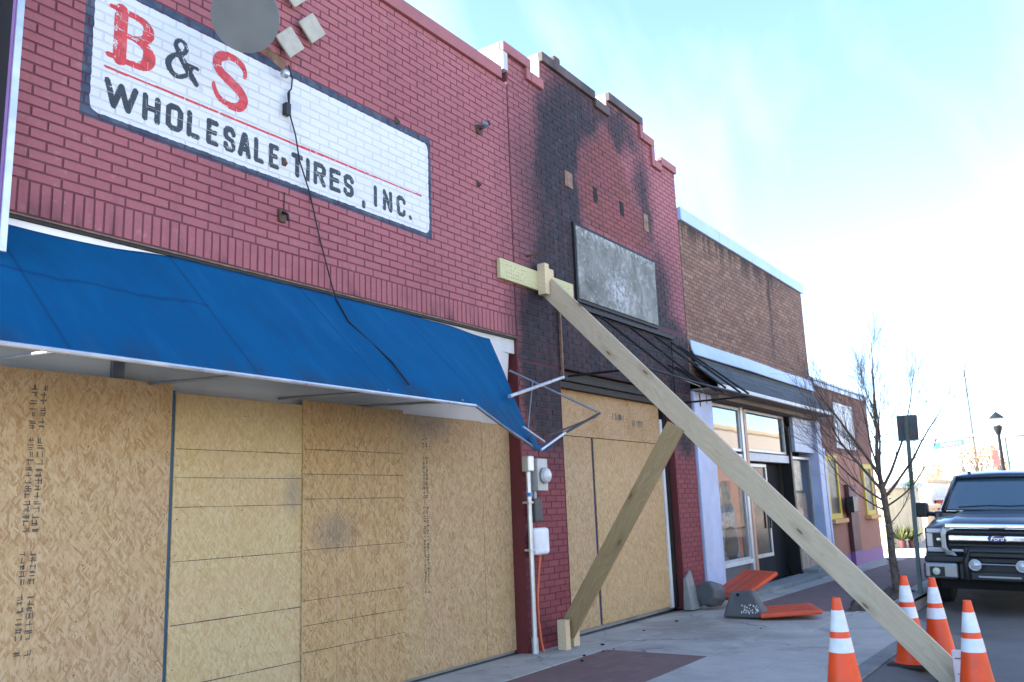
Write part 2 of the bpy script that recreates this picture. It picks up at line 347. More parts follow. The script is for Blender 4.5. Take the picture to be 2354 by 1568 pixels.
def concrete(name, a, b, stain=(0.10, 0.10, 0.10), amt=0.55):
    g = G(name); p = g.pos()
    f = g.noise(p, 2.2, 6, 0.65); h = g.noise(p, 60, 3, 0.6)
    col = g.mix(g.mr(f, 0.3, 0.7), a, b)
    col = g.mix(g.mr(h, 0.35, 0.75, 0, .3), col, [c * 0.6 for c in a])
    X, Y, Z = g.sep(p)
    near = g.mr(Y, -1.7, 0.05, 0.0, 1.0)                       # ash washed out along the burnt shopfront
    ash = g.mth('MULTIPLY', g.ell(g.comb(X, 0.0, Y), 9.8, -0.9, 2.6, 1.5, 0.0, 1.0), 0.17)
    d = g.mr(g.mth('ADD', g.noise(p, 1.1, 7, 0.68, 0.8), ash), 0.50, 0.74, 0.0, amt)
    col = g.mix(d, col, stain)
    pc = g.vec('ADD', p, g.vec('MULTIPLY', g.noise(p, 2.5, 3, .6, col=True), (0.5, 0.5, 0)))
    cr = g.mth('MULTIPLY', g.mr(g.voro(pc, 0.42, 'Distance', 'DISTANCE_TO_EDGE'), 0.0, 0.006, 0.75, 0.0), g.mr(f, 0.42, 0.6))
    col = g.mix(cr, col, (0.06, 0.06, 0.06))
    sp = g.mr(g.voro(p, 26, 'Distance'), 0.05, 0.10, 0.5, 0.0)
    col = g.mix(g.mth('MULTIPLY', sp, g.mr(g.noise(p, 1.6, 2), 0.5, 0.62)), col, (0.03, 0.03, 0.03))
    g.out(col, 0.86, 0, 0.25); g.bump(g.mth('ADD', h, g.noise(p, 12, 4)), 0.2, 0.004); return g.m
concrete('pavement_concrete', (0.36, 0.345, 0.305), (0.455, 0.435, 0.39), (0.17, 0.16, 0.145), .65)
concrete('kerb_concrete', (0.19, 0.19, 0.18), (0.25, 0.25, 0.24))
concrete('step_concrete', (0.23, 0.24, 0.225), (0.31, 0.315, 0.295))
def pavers(name):
    g = G(name); p = g.pos(); X, Y, Z = g.sep(p)
    b = g.n('ShaderNodeTexBrick', offset=0.5); g.put(b.inputs['Vector'], g.comb(X, Y, 0.0)); b.inputs['Scale'].default_value = 1.0
    b.inputs['Brick Width'].default_value = 0.2; b.inputs['Row Height'].default_value = 0.1; b.inputs['Mortar Size'].default_value = 0.004
    b.inputs['Color1'].default_value = (0.165, 0.095, 0.085, 1); b.inputs['Color2'].default_value = (0.215, 0.125, 0.11, 1); b.inputs['Mortar'].default_value = (0.13, 0.085, 0.078, 1)
    col = g.mix(g.mr(g.noise(p, 2.0, 5, 0.65), 0.35, 0.7, 0, .7), b.outputs['Color'], (0.145, 0.105, 0.10))
    edge = g.mr(g.noise(p, 5.0, 4), 0.5, 0.75, 0, .5)
    col = g.mix(edge, col, (0.12, 0.10, 0.095))
    g.out(col, 0.8, 0, 0.3); g.bump(g.mth('ADD', b.outputs['Fac'], g.noise(p, 40, 3)), 0.2, 0.004); return g.m
pavers('pavers')
def asphalt(name):
    g = G(name); p = g.pos()
    col = g.mix(g.mr(g.noise(p, 0.9, 6, 0.65), 0.35, 0.68), (0.095, 0.093, 0.088), (0.145, 0.140, 0.132))
    col = g.mix(g.mr(g.voro(p, 90, 'Distance'), 0.1, 0.5, 0.45, 0.0), col, (0.17, 0.17, 0.168))
    g.out(col, 0.88, 0, 0.3); g.bump(g.noise(p, 120, 3), 0.4, 0.006); return g.m
asphalt('asphalt')
simple('far_ground', (0.42, 0.40, 0.36), 0.9, scale=0.4, var=0.2)
simple('soil', (0.070, 0.055, 0.040), 0.95, scale=9, var=0.5, bump=0.8)
simple('coping_paint', (0.28, 0.095, 0.10), 0.7, scale=3, dirt=(0.05, 0.04, 0.04), dirtamt=.5, bump=.2)
simple('coping_sooty', (0.075, 0.055, 0.055), 0.8, scale=2.2, var=.5, dirt=(0.02, 0.02, 0.02), dirtamt=.8, bump=.3)
simple('coping_block', (0.46, 0.47, 0.46), 0.85, scale=5, dirt=(0.20, 0.20, 0.19), bump=.4)
simple('reveal_paint', (0.11, 0.018, 0.020), 0.6, scale=5, dirt=(0.05, 0.01, 0.01))
simple('shell', (0.20, 0.17, 0.15), 0.9, scale=1.0)
simple('dark_inside', (0.010, 0.010, 0.011), 0.9)
simple('grey_metal_panel', (0.50, 0.50, 0.485), 0.5, scale=2, dirt=(0.25, 0.24, 0.22))
simple('dark_steel', (0.020, 0.019, 0.018), 0.5, metal=.4, scale=8)
simple('rust_lip', (0.20, 0.12, 0.08), 0.8, scale=12, var=.4)
simple('white_trim', (0.56, 0.58, 0.60), 0.5, scale=3, dirt=(0.36, 0.35, 0.33), dirtamt=.25)
simple('white_fascia', (0.80, 0.80, 0.80), 0.5, scale=3)
simple('blue_mullion', (0.02, 0.075, 0.125), 0.45, scale=6, dirt=(0.02, 0.03, 0.04))
simple('violet_mullion', (0.060, 0.050, 0.12), 0.45, scale=4, dirt=(0.02, 0.05, 0.07), dirtamt=.9)
simple('galvanised', (0.52, 0.54, 0.55), 0.38, metal=.75, scale=7, var=.12, dirt=(0.28, 0.28, 0.27))
simple('alu_tube', (0.62, 0.64, 0.67), 0.32, metal=.8, scale=8)
simple('steel_dull', (0.22, 0.23, 0.25), 0.45, metal=.7, scale=8)
simple('burnt_metal', (0.014, 0.014, 0.015), 0.62, metal=.3, scale=9, var=.4)
simple('black_plastic', (0.014, 0.015, 0.016), 0.42, scale=6)
simple('grey_box', (0.42, 0.43, 0.42), 0.5, metal=.2, scale=9, dirt=(0.25, 0.25, 0.24))
simple('white_box', (0.72, 0.74, 0.76), 0.45, scale=5)
simple('glass_dome', (0.50, 0.52, 0.53), 0.12, scale=5, spec=.7)
simple('orange_hose', (0.62, 0.13, 0.055), 0.5, scale=4)
simple('dark_box', (0.055, 0.060, 0.060), 0.55, scale=9, dirt=(0.12, 0.12, 0.11))
simple('dish_grey', (0.105, 0.115, 0.115), 0.5, scale=2.5, dirt=(0.085, 0.092, 0.09), dirtamt=.4)
simple('dish_rim', (0.135, 0.148, 0.152), 0.45, scale=4)
simple('beige_lamp', (0.37, 0.34, 0.27), 0.5, scale=12, dirt=(0.28, 0.25, 0.20))
simple('black_cable', (0.008, 0.008, 0.009), 0.55)
simple('rust_iron', (0.085, 0.050, 0.035), 0.85, scale=14, var=.5)
simple('cone_orange', (0.76, 0.068, 0.010), 0.46, scale=7, var=.08, dirt=(0.33, 0.075, 0.035), dirtamt=.5)
simple('cone_white', (0.62, 0.65, 0.66), 0.38, scale=9, dirt=(0.42, 0.41, 0.38), dirtamt=.5)
simple('rubber_base', (0.020, 0.020, 0.021), 0.75, scale=9)
simple('barricade_orange', (0.58, 0.075, 0.022), 0.5, scale=5, dirt=(0.35, 0.09, 0.05), dirtamt=.5)
simple('barricade_grey', (0.095, 0.10, 0.105), 0.65, scale=6, dirt=(0.18, 0.18, 0.17), dirtamt=.4)
simple('print_white', (0.75, 0.75, 0.75), 0.6)
simple('print_black', (0.035, 0.032, 0.030), 0.7)
simple('print_stamp', (0.085, 0.072, 0.055), 0.75, var=.5, scale=20)
simple('print_grey', (0.16, 0.13, 0.095), 0.75)
simple('letter_black', (0.030, 0.038, 0.048), 0.6, scale=14, var=.35, dirt=(0.10, 0.11, 0.12), dirtamt=.35)
simple('letter_red', (0.52, 0.045, 0.050), 0.6, scale=16, var=.25, dirt=(0.60, 0.22, 0.20), dirtamt=.55)
simple('coping_blue', (0.36, 0.46, 0.62), 0.4, scale=1.5, dirt=(0.25, 0.33, 0.45))
simple('flashing', (0.34, 0.42, 0.56), 0.4, scale=1.5, dirt=(0.34, 0.36, 0.40))
simple('soffit', (0.20, 0.16, 0.135), 0.8, scale=3)
simple('pillar_paint', (0.43, 0.49, 0.66), 0.6, scale=3, dirt=(0.38, 0.41, 0.50))
simple('alu_frame', (0.44, 0.46, 0.48), 0.4, metal=.6, scale=4)
simple('copper_frame', (0.42, 0.24, 0.16), 0.5, metal=.3, scale=5)
simple('dark_wainscot', (0.075, 0.085, 0.105), 0.5, scale=4)
simple('panel_white_blue', (0.36, 0.42, 0.54), 0.5, scale=4, var=.2)
simple('poster_tan', (0.40, 0.30, 0.22), 0.7, scale=9, var=.35)
simple('poster_pale', (0.62, 0.62, 0.54), 0.7, scale=12, var=.3)
simple('display_orange', (0.62, 0.20, 0.10), 0.7, scale=4)
simple('display_grey', (0.26, 0.28, 0.29), 0.8, scale=14, var=.6)
simple('display_dark', (0.07, 0.055, 0.045), 0.8, scale=12, var=.5)
simple('terracotta_wall', (0.33, 0.155, 0.108), 0.8, scale=3, dirt=(0.27, 0.13, 0.09), bump=.2)
simple('upper_brick_red', (0.17, 0.078, 0.058), 0.85, scale=16, var=.4, bump=.5)
simple('opposite_brick', (0.50, 0.43, 0.37), 0.85, scale=5)
simple('purple_paint', (0.22, 0.11, 0.27), 0.7, scale=4)
simple('yellow_trim', (0.55, 0.42, 0.05), 0.6, scale=5)
simple('ochre_sill', (0.56, 0.33, 0.13), 0.7, scale=5)
simple('maroon_post', (0.095, 0.028, 0.032), 0.6, scale=5)
simple('cream_wall', (0.66, 0.56, 0.36), 0.8, scale=2)
simple('white_wall', (0.72, 0.70, 0.66), 0.8, scale=2)
simple('red_shop', (0.42, 0.075, 0.070), 0.7, scale=3)
simple('tan_wall', (0.55, 0.42, 0.27), 0.8, scale=2)
simple('teal_wall', (0.28, 0.42, 0.42), 0.8, scale=2)
simple('green_sign', (0.03, 0.25, 0.15), 0.5)
simple('blue_sign', (0.05, 0.20, 0.42), 0.5)
simple('banner_red', (0.45, 0.08, 0.08), 0.7)
simple('lantern_glass', (0.75, 0.76, 0.74), 0.2)
simple('sign_back', (0.12, 0.14, 0.15), 0.5, metal=.4, scale=4)
simple('sign_post', (0.10, 0.13, 0.12), 0.55, metal=.4, scale=6)
simple('tree_bark', (0.105, 0.080, 0.064), 0.9, scale=18, var=.45, bump=.5)
simple('far_bark', (0.14, 0.11, 0.09), 0.9, scale=5)
simple('autumn_leaf', (0.32, 0.16, 0.07), 0.7, scale=2.0, var=.5)
simple('leaf_tan', (0.26, 0.20, 0.10), 0.7, scale=2.0, var=.5)
simple('shrub_leaf', (0.10, 0.12, 0.04), 0.7, scale=6, var=.5)
simple('burnt_debris', (0.010, 0.010, 0.010), 0.9, scale=20)
simple('pink_stake', (0.62, 0.50, 0.50), 0.7, scale=9, var=.1, dirt=(0.40, 0.30, 0.30))
def fabric(name):
    g = G(name); p = g.pos(); X, Y, Z = g.sep(p)
    f = g.noise(p, 1.1, 4, 0.6)
    col = g.mix(g.mr(f, 0.3, 0.7), (0.001, 0.068, 0.165), (0.002, 0.086, 0.200))
    st_ = g.noise(g.mapping(p, (7, 1.2, 1.2)), 1.0, 4, 0.65)                       # run-off streaks down the slope
    col = g.mix(g.mr(st_, 0.52, 0.72, 0, .40), col, (0.006, 0.050, 0.125))
    col = g.mix(g.mr(st_, 0.46, 0.30, 0, .30), col, (0.012, 0.115, 0.255))
    seam = g.mth('ABSOLUTE', g.mth('SUBTRACT', g.mth('FRACT', g.mth('DIVIDE', g.mth('SUBTRACT', X, 2.765), 1.13)), 0.5))
    col = g.mix(g.mr(seam, 0.006, 0.012, 0.55, 0.0), col, (0.004, 0.036, 0.095))
    col = g.mix(g.mr(g.noise(p, 7, 5, 0.7), 0.6, 0.78, 0, .3), col, (0.015, 0.055, 0.12))
    grime = g.mth('MULTIPLY', g.mr(Z, 2.2, 2.38, 1.0, 0.0), g.mr(g.noise(g.mapping(p, (5, 1, 1)), 1, 4, .7), 0.40, 0.68, 0, .8))
    col = g.mix(grime, col, (0.025, 0.035, 0.05))
    st = g.mth('MULTIPLY', g.mr(g.mth('ABSOLUTE', g.mth('SUBTRACT', Z, g.mth('ADD', 2.60, g.mth('MULTIPLY', f, 0.24)))), 0.004, 0.016, 0.5, 0.0), g.mth('LESS_THAN', X, 3.35))
    col = g.mix(st, col, (0.004, 0.03, 0.08))
    wp = g.mr(g.voro(g.mapping(p, (1.6, 3, 3)), 1.4, 'Distance'), 0.012, 0.02, 0.8, 0.0)
    col = g.mix(wp, col, (0.4, 0.44, 0.5))
    wr = g.noise(g.mapping(g.mapping(p, (1, 1, 1), (0, .5, 0)), (5.0, 1, 1.1)), 1.4, 3, .55)
    g.out(col, 0.85, 0, 0.08); g.bump(g.mth('ADD', g.mth('MULTIPLY', g.noise(p, 260, 1), .05), wr), 0.55, 0.02); return g.m
fabric('blue_canvas')
def weathered_panel(name):
    g = G(name); X, Y, Z = g.sep(g.pos()); p2 = g.comb(X, Z, 0.0)
    f = g.noise(p2, 2.4, 6, 0.72, 0.3, d2=True)
    col = g.ramp(f, (0.30, (0.095, 0.10, 0.088)), (0.45, (0.155, 0.16, 0.142)), (0.58, (0.215, 0.22, 0.20)), (0.72, (0.40, 0.42, 0.41)))
    s_ = g.noise(g.mapping(p2, (7, 2.2, 1)), 1.5, 4, .65, d2=True)
    col = g.mix(g.mr(s_, 0.5, 0.72, 0, .45), col, (0.095, 0.10, 0.080))
    sp = g.noise(p2, 16, 3, .7, d2=True)
    col = g.mix(g.mr(sp, 0.60, 0.74, 0, .6), col, (0.42, 0.44, 0.45))
    col = g.mix(g.mth('MULTIPLY', g.ell(g.comb(X, 0.0, Z), 9.85, 4.1, .5, .42, .0, 1.0), g.mr(sp, .38, .62)), col, (0.44, 0.46, 0.49))
    ed = g.mth('MULTIPLY', g.mr(Z, 4.60, 4.74), g.mr(sp, .45, .6, 0, .7)); col = g.mix(ed, col, (0.42, 0.44, 0.44))
    g.out(col, 0.8, 0, 0.3); g.bump(f, .2, .01); return g.m
weathered_panel('weathered_panel')
def shingle(name):
    g = G(name); p = g.pos(); X, Y, Z = g.sep(p)
    b = g.n('ShaderNodeTexBrick', offset=0.5); g.put(b.inputs['Vector'], g.comb(X, Z, 0.0)); b.inputs['Scale'].default_value = 1.0
    b.inputs['Brick Width'].default_value = 0.3; b.inputs['Row Height'].default_value = 0.1; b.inputs['Mortar Size'].default_value = 0.006
    b.inputs['Color1'].default_value = (0.055, 0.070, 0.080, 1); b.inputs['Color2'].default_value = (0.085, 0.10, 0.11, 1); b.inputs['Mortar'].default_value = (0.03, 0.035, 0.04, 1)
    col = g.mix(g.mr(g.noise(p, 3, 5), .4, .7, 0, .5), b.outputs['Color'], (0.10, 0.115, 0.12))
    g.out(col, 0.85, 0, .3); g.bump(g.noise(p, 50, 3), .4, .01); return g.m
shingle('shingle')
def glassy(name, tint, rough=0.03, alpha=1.0):
    g = G(name); g.out(tint, rough, 0.0, 0.8); g.b.inputs['IOR'].default_value = 1.7; g.b.inputs['Alpha'].default_value = alpha
    g.bump(g.noise(g.pos(), 1.2, 2), 0.03, 0.05); return g.m
glassy('window_glass', (0.03, 0.04, 0.045)); glassy('shop_glass', (0.02, 0.025, 0.03), .03, .16); glassy('dark_glass', (0.010, 0.012, 0.014), .05)
glassy('windscreen', (0.035, 0.075, 0.095), .04); glassy('lamp_lens', (0.36, 0.38, 0.40), .08)
def carpaint(name, col):
    g = G(name); g.out(g.mix(g.mr(g.noise(g.pos(), 3, 4), .3, .7), col, [c * 1.25 for c in col]), 0.35, 0.0, 0.35); g.b.inputs['Coat Weight'].default_value = 0.55; g.b.inputs['Coat Roughness'].default_value = 0.04; return g.m
carpaint('truck_paint', (0.012, 0.022, 0.036))
simple('door_glass', (0.012, 0.013, 0.016), 0.12, spec=.12)
simple('dull_pane', (0.050, 0.042, 0.040), 0.4, spec=.25)
simple('chrome', (0.70, 0.72, 0.76), 0.12, metal=1.0, var=.04)
simple('chrome_satin', (0.24, 0.245, 0.26), 0.32, metal=.9, var=.06, dirt=(0.2, 0.2, 0.2))
simple('tyre_rubber', (0.012, 0.012, 0.012), 0.8, scale=20)
simple('badge_blue', (0.02, 0.045, 0.16), 0.25)
simple('fog_lamp', (0.50, 0.52, 0.42), 0.15)
# ------------------------------------------------------------------ ground
def zp(x): return -0.0072 * max(0.0, x - 8.5)                    # pavement falls gently along the street
def sm(a, b, v):
    t = min(1, max(0, (v - a) / (b - a))); return t * t * (3 - 2 * t)
def kerb_y(x): return -3.15 + 0.72 * sm(10.4, 12.6, x)          # bulb-out ends before the parking bay
def zs(x, y):                                                     # street surface; flush ramp near the raker, lower by the truck
    ky = kerb_y(x)
    return -0.012 - 0.085 * sm(0.1, 0.55, ky - y) - 0.21 * sm(8.8, 13.4, x) + 0.05 * sm(1.5, 4.5, ky - y) - (0.0 if x < 14 else 0.0)
mb = MB()
mb.quad((-900, -900, -0.75), (900, -900, -0.75), (900, 900, -0.75), (-900, 900, -0.75))
tag(mb.build('ground', 'far_ground'), kind='structure')
street = MB(); xs = [-30, -10, 0, 3, 5] + [5.5 + .5 * i for i in range(20)] + [16, 18, 20, 24, 30, 40, 60, 110]
ys = [0, .12, .25, .4, .55, .75, 1, 1.5, 2.2, 3, 4.5, 6.5, 9.0]
for i, x in enumerate(xs):
    for d in ys:
        y = kerb_y(x) - d; street.v.append((x, y, zs(x, y) - (0.3 * sm(24, 60, x))))
n = len(ys)
for i in range(len(xs) - 1):
    for k in range(n - 1): street.f.append((i * n + k, i * n + k + 1, (i + 1) * n + k + 1, (i + 1) * n + k))
tag(street.build('street', 'asphalt', smooth=True), kind='structure')
cs = MB(); cs.quad((23.4, -30, -0.34), (75, -30, -0.60), (75, 40, -0.60), (23.4, 40, -0.34))
tag(cs.build('cross_street', 'far_ground'), kind='structure')
pav = bpy.data.objects.new('pavement', None); COL.objects.link(pav); tag(pav, kind='structure')
base = MB()
for i in range(len(xs) - 1):
    a, b = xs[i], min(xs[i + 1], 23.4)
    if a >= 23.4: break
    za, zb = zp(a) - 0.012, zp(b) - 0.012; ka, kb = kerb_y(a) + .004, kerb_y(b) + .004
    base.quad((a, ka, za), (b, kb, zb), (b, 2.5, zb), (a, 2.5, za)); base.quad((a, ka, za - .5), (b, kb, zb - .5), (b, kb, zb), (a, ka, za))
base.build('bed', 'kerb_concrete', pav)
def slab(x0, x1, ya0, ya1, yb0, yb1, m, name, dz=0.0, g=0.004):
    """one piece of paving from x0 to x1; y range (ya0,ya1) at x0 and (yb0,yb1) at x1"""
    s = MB(); za, zb = zp(x0) + dz, zp(x1) + dz; x0 += g; x1 -= g
    t = [(x0, ya0 + g, za), (x1, yb0 + g, zb), (x1, yb1 - g, zb), (x0, ya1 - g, za)]
    s.add(t + [(x, y, z - 0.05) for x, y, z in t], [(0, 1, 2, 3), (0, 4, 5, 1), (1, 5, 6, 2), (2, 6, 7, 3), (3, 7, 4, 0)])
    return s.build(name, m, pav, bevel=0.004, seg=1)
px = [-2, 0.45, 2.3, 4.15, 6.0, 7.98, 9.85, 11.72, 13.6, 15.5, 17.4, 19.3, 21.2, 23.4]
for i in range(len(px) - 1):
    a, b = px[i], px[i + 1]
    paved = not (7.9 < a < 11.6)
    ylo = -1.65 if a < 8 else -2.05
    ka, kb = kerb_y(a), kerb_y(b); d = random.uniform(-.0015, .0015)
    slab(a, b, -0.58, 0.10, -0.58, 0.10, 'pavement_concrete', 'slab', d)
    slab(a, b, ylo, -0.58, ylo, -0.58, 'pavers' if paved else 'pavement_concrete', 'paver_panel' if paved else 'slab', -d - (.002 if paved else 0))
    if ka < -2.9 and kb < -2.9:
        slab(a, b, -2.32, ylo, -2.32, ylo, 'pavement_concrete', 'slab', d * .5); slab(a, b, ka + .16, -2.32, kb + .16, -2.32, 'pavement_concrete', 'slab', -d * .5)
    else: slab(a, b, ka + .16, ylo, kb + .16, ylo, 'pavement_concrete', 'slab', d)
kx = [-2 + 1.2 * i for i in range(22)]
for a, b in zip(kx, kx[1:]):
    if b > 23.4: b = 23.4
    slab(a, b, kerb_y(a), kerb_y(a) + .16, kerb_y(b), kerb_y(b) + .16, 'kerb_concrete', 'kerbstone', 0.002)
# soil of the tree pit between slabs
pit = MB(); N = 14
for i in range(N + 1):
    for k in range(8):
        x = 11.9 + 2.9 * i / N; y0, y1 = kerb_y(x) + .18, -1.82 + .1 * math.sin(x * 3); y = y0 + (y1 - y0) * k / 7
        e = min(i, N - i, k, 7 - k); pit.v.append((x + random.uniform(-.05, .05), y, zp(x) + 0.004 + (0.03 + random.uniform(-.012, .05)) * (e > 0)))
for i in range(N):
    for k in range(7): pit.f.append((i * 8 + k, i * 8 + k + 1, (i + 1) * 8 + k + 1, (i + 1) * 8 + k))
pit.build('tree_pit', 'soil', pav)
# ------------------------------------------------------------------ brickwork
def brick_mesh(L, H, D=0.06, c=0.0015):
    x, z = L / 2, H / 2; v = []
    for (xx, zz, y) in ((x - c, z - c, 0.0), (x, z, c), (x, z, D)): v += [(-xx, y, -zz), (xx, y, -zz), (xx, y, zz), (-xx, y, zz)]
    f = [(0, 1, 2, 3)]
    for l in (0, 4):
        for k in range(4): f.append((l + k, l + 4 + k, l + 4 + (k + 1) % 4, l + (k + 1) % 4))
    return v, f
def lay_bricks(parent, rects, m, mort, n_single=300, soldier=None, back=True, joint=0.013, seedrow=0, recess=0.005):
    """running bond inside each rectangle (x0,x1,z0,z1); returns {row: [(xa,xb,y)]}"""
    rows = {}; allb = []
    for (x0, x1, z0, z1) in rects:
        r0 = math.ceil((z0 - Z0) / BH - 0.35); r1 = math.floor((z1 - Z0) / BH + 0.35)
        for r in range(r0, r1):
            za, zb = Z0 + r * BH, Z0 + (r + 1) * BH
            za, zb = max(za, z0), min(zb, z1)
            if zb - za < 0.03: continue
            off = (0.5 if r % 2 else 0.0) * BL
            k = math.floor((x0 + off) / BL) - 1; xa = k * BL - off
            while xa < x1:
                a, b = max(xa, x0), min(xa + BL, x1)
                if b - a > 0.035:
                    y = random.uniform(-.0018, .0018) + (random.random() < .03) * random.uniform(-.003, .003)
                    full = abs(b - a - BL) < 1e-4 and abs(zb - za - BH) < 1e-4
                    rows.setdefault(r, []).append((a + joint / 2, b - joint / 2, y))
                    allb.append(((a + b) / 2, (za + zb) / 2, y, b - a - joint, zb - za - joint, full, 0))
                xa += BL
    if soldier:
        x0, x1, z0, z1 = soldier; nb = int(round((x1 - x0) / BH)); w = (x1 - x0) / nb
        for i in range(nb): allb.append((x0 + (i + .5) * w, (z0 + z1) / 2, random.uniform(-.0018, .0018), w - joint, z1 - z0 - joint, True, 1))
    cand = []
    for i, b in enumerate(allb):
        if b[5] and onview((b[0], 0, b[1]), -0.005):
            cand.append((pix((b[0], 0, b[1]))[2], i))
    cand.sort(); single = set(i for _, i in cand[:n_single])
    me = {}
    V = []; F = []
    for i, (cx, cz, y, L, H, full, kind) in enumerate(allb):
        if i in single:
            key = kind
            if key not in me:
                v, f = brick_mesh(L, H); q = bpy.data.meshes.new('brick'); q.from_pydata(v, [], f); q.materials.append(MATS[m]); me[key] = q
            o = bpy.data.objects.new('brick' if kind == 0 else 'soldier_brick', me[key]); o.location = (cx, y, cz); o.rotation_euler = (random.uniform(-.004, .004), random.uniform(-.004, .004), random.uniform(-.004, .004))
            COL.objects.link(o); o.parent = parent
        else:
            v, f = brick_mesh(L, H); k = len(V); V += [(a + cx, b_ + y, c + cz) for a, b_, c in v]; F += [tuple(j + k for j in q) for q in f]
    if V:
        q = bpy.data.meshes.new('brickwork'); q.from_pydata(V, [], F); q.materials.append(MATS[m])
        o = bpy.data.objects.new('brickwork', q); COL.objects.link(o); o.parent = parent; o['kind'] = 'stuff'
    if back:
        s = MB()
        for (x0, x1, z0, z1) in list(rects) + ([soldier] if soldier else []): s.box(x0, x1, recess, 0.30, z0, z1)
        if soldier: s.box(2.67, 6.115, .0018, .0045, 3.905, 4.93)      # paint fills the joints of the sign field
        s.build('mortar_bed', mort, parent)
    return rows
# ------------------------------------------------------------------ the tyre shop (left) -----------------------------------
shop = thing('brick_shop_building', 'rose painted brick tyre shop with white painted wall sign and boarded front', 'building', (4.5, 0, 0))
def P(o, par): o.parent = par; o.matrix_parent_inverse = par.matrix_world.inverted(); return o
class _Id:  # bricks are placed in world coordinates: parent them through a zero-offset helper
    pass
def zero_parent(t):
    """re-seat a thing's children: give the thing an identity transform so world coordinates stay put"""
    t.location = (0, 0, 0); t.matrix_world = Matrix.Identity(4); return t
zero_parent(shop)
rowsA = lay_bricks(shop, [(1.55, 7.465, 3.395, 6.06)], 'rose_brick', 'rose_mortar', 230, soldier=(1.55, 7.465, 3.185, 3.395))
m = MB(); m.box(1.5, 7.33, -0.035, 0.02, 6.06, 6.20); m.build('coping', 'coping_paint', shop, bevel=.006)
m = MB(); m.box(1.5, 7.33, 0.022, 0.36, 6.075, 6.195); m.build('coping_block', 'coping_block', shop, bevel=.006)
m = MB(); m.box(1.5, 7.46, 0.31, 14, 5.3, 5.5); m.box(1.5, 1.7, 0.31, 14, 0, 5.3); m.box(1.7, 7.46, .8, 1.0, 0, 5.3); m.build('shell', 'shell', shop)
m = MB(); m.box(1.55, 7.46, -0.004, 0.25, 3.150, 3.183); m.build('lintel', 'dark_steel', shop)
m = MB(); m.box(1.55, 7.46, -0.012, 0.012, 3.166, 3.176); m.build('lintel_lip', 'rust_lip', shop)
m = MB(); m.box(1.55, 4.45, 0.02, 0.06, 3.00, 3.147); m.build('fascia', 'white_fascia', shop)
m = MB(); m.box(4.46, 7.46, 0.03, 0.06, 3.00, 3.147); m.build('fascia_board', 'grey_metal_panel', shop)
m = MB(); m.box(1.55, 7.46, 0.205, 0.30, 2.0, 3.00); m.build('transom_panel', 'grey_metal_panel', shop)
m = MB(); m.box(1.55, 7.46, 0.165, 0.60, 0.0, 0.06); m.build('sill', 'step_concrete', shop)
m = MB(); m.box(3.507, 3.533, 0.150, 0.20, 0.02, 2.27); m.build('mullion', 'blue_mullion', shop)
m = MB(); m.box(1.55, 7.46, 0.22, 0.24, 0.06, 2.0); m.build('glazing', 'dark_inside', shop)
# painted letters: rasterised on the brick faces so the joints cut through them
def inside(P_, segs):
    X, Zz = P_; hit = np.zeros(X.shape, bool)
    for (x0, z0, w0), (x1, z1, w1) in segs:
        dx, dz = x1 - x0, z1 - z0; L2 = dx * dx + dz * dz + 1e-12
        t = np.clip(((X - x0) * dx + (Zz - z0) * dz) / L2, 0, 1)
        hit |= (X - x0 - t * dx) ** 2 + (Zz - z0 - t * dz) ** 2 < ((w0 + (w1 - w0) * t) / 2) ** 2
    return hit
GL = {'W': ['0,1 .25,0 .5,.95 .75,0 1,1'], 'H': ['0,0 0,1', '1,0 1,1', '0,.5 1,.5'], 'O': ['.25,0 .75,0 1,.14 1,.86 .75,1 .25,1 0,.86 0,.14 .25,0'], 'L': ['0,1 0,0 1,0'],
      'E': ['1,1 0,1 0,0 1,0', '0,.52 .8,.52'], 'S': ['1,.8 1,.87 .75,1 .25,1 0,.86 0,.66 .2,.54 .8,.46 1,.34 1,.14 .75,0 .25,0 0,.14 0,.2'], 'A': ['0,0 .42,1 .58,1 1,0', '.17,.3 .83,.3'],
      'T': ['0,1 1,1', '.5,1 .5,0'], 'I': ['0,0 0,1'], 'R': ['0,0 0,1 .75,1 1,.88 1,.62 .75,.5 0,.5', '.5,.5 1,0'], 'N': ['0,0 0,1 1,0 1,1'], 'C': ['1,.78 1,.86 .75,1 .25,1 0,.86 0,.14 .25,0 .75,0 1,.14 1,.22'],
      ',': ['0,.5 0,.05'], '.': ['0,0 0,.03']}
def block(ch, x0, x1, z0, z1, w=0.036):
    segs = []
    for st in GL[ch]:
        pts = [tuple(map(float, q.split(','))) for q in st.split()]
        pts = [(x0 + w / 2 + u * (x1 - x0 - w), z0 + w / 2 + v * (z1 - z0 - w), w) for u, v in pts]
        segs += list(zip(pts, pts[1:]))
    return segs
def curve(pts, x0, x1, z0, z1, n=8):
    """smooth variable-width stroke: pts (u,v,width)"""
    P0 = [np.array((x0 + u * (x1 - x0), z0 + v * (z1 - z0), w)) for u, v, w in pts]; out = []
    for i in range(len(P0) - 1):
        a, b, c, d = P0[max(i - 1, 0)], P0[i], P0[i + 1], P0[min(i + 2, len(P0) - 1)]
        for k in range(n):
            t = k / n; out.append(0.5 * ((2 * b) + (-a + c) * t + (2 * a - 5 * b + 4 * c - d) * t * t + (-a + 3 * b - 3 * c + d) * t ** 3))
    out.append(P0[-1]); out = [tuple(q) for q in out]; return list(zip(out, out[1:]))
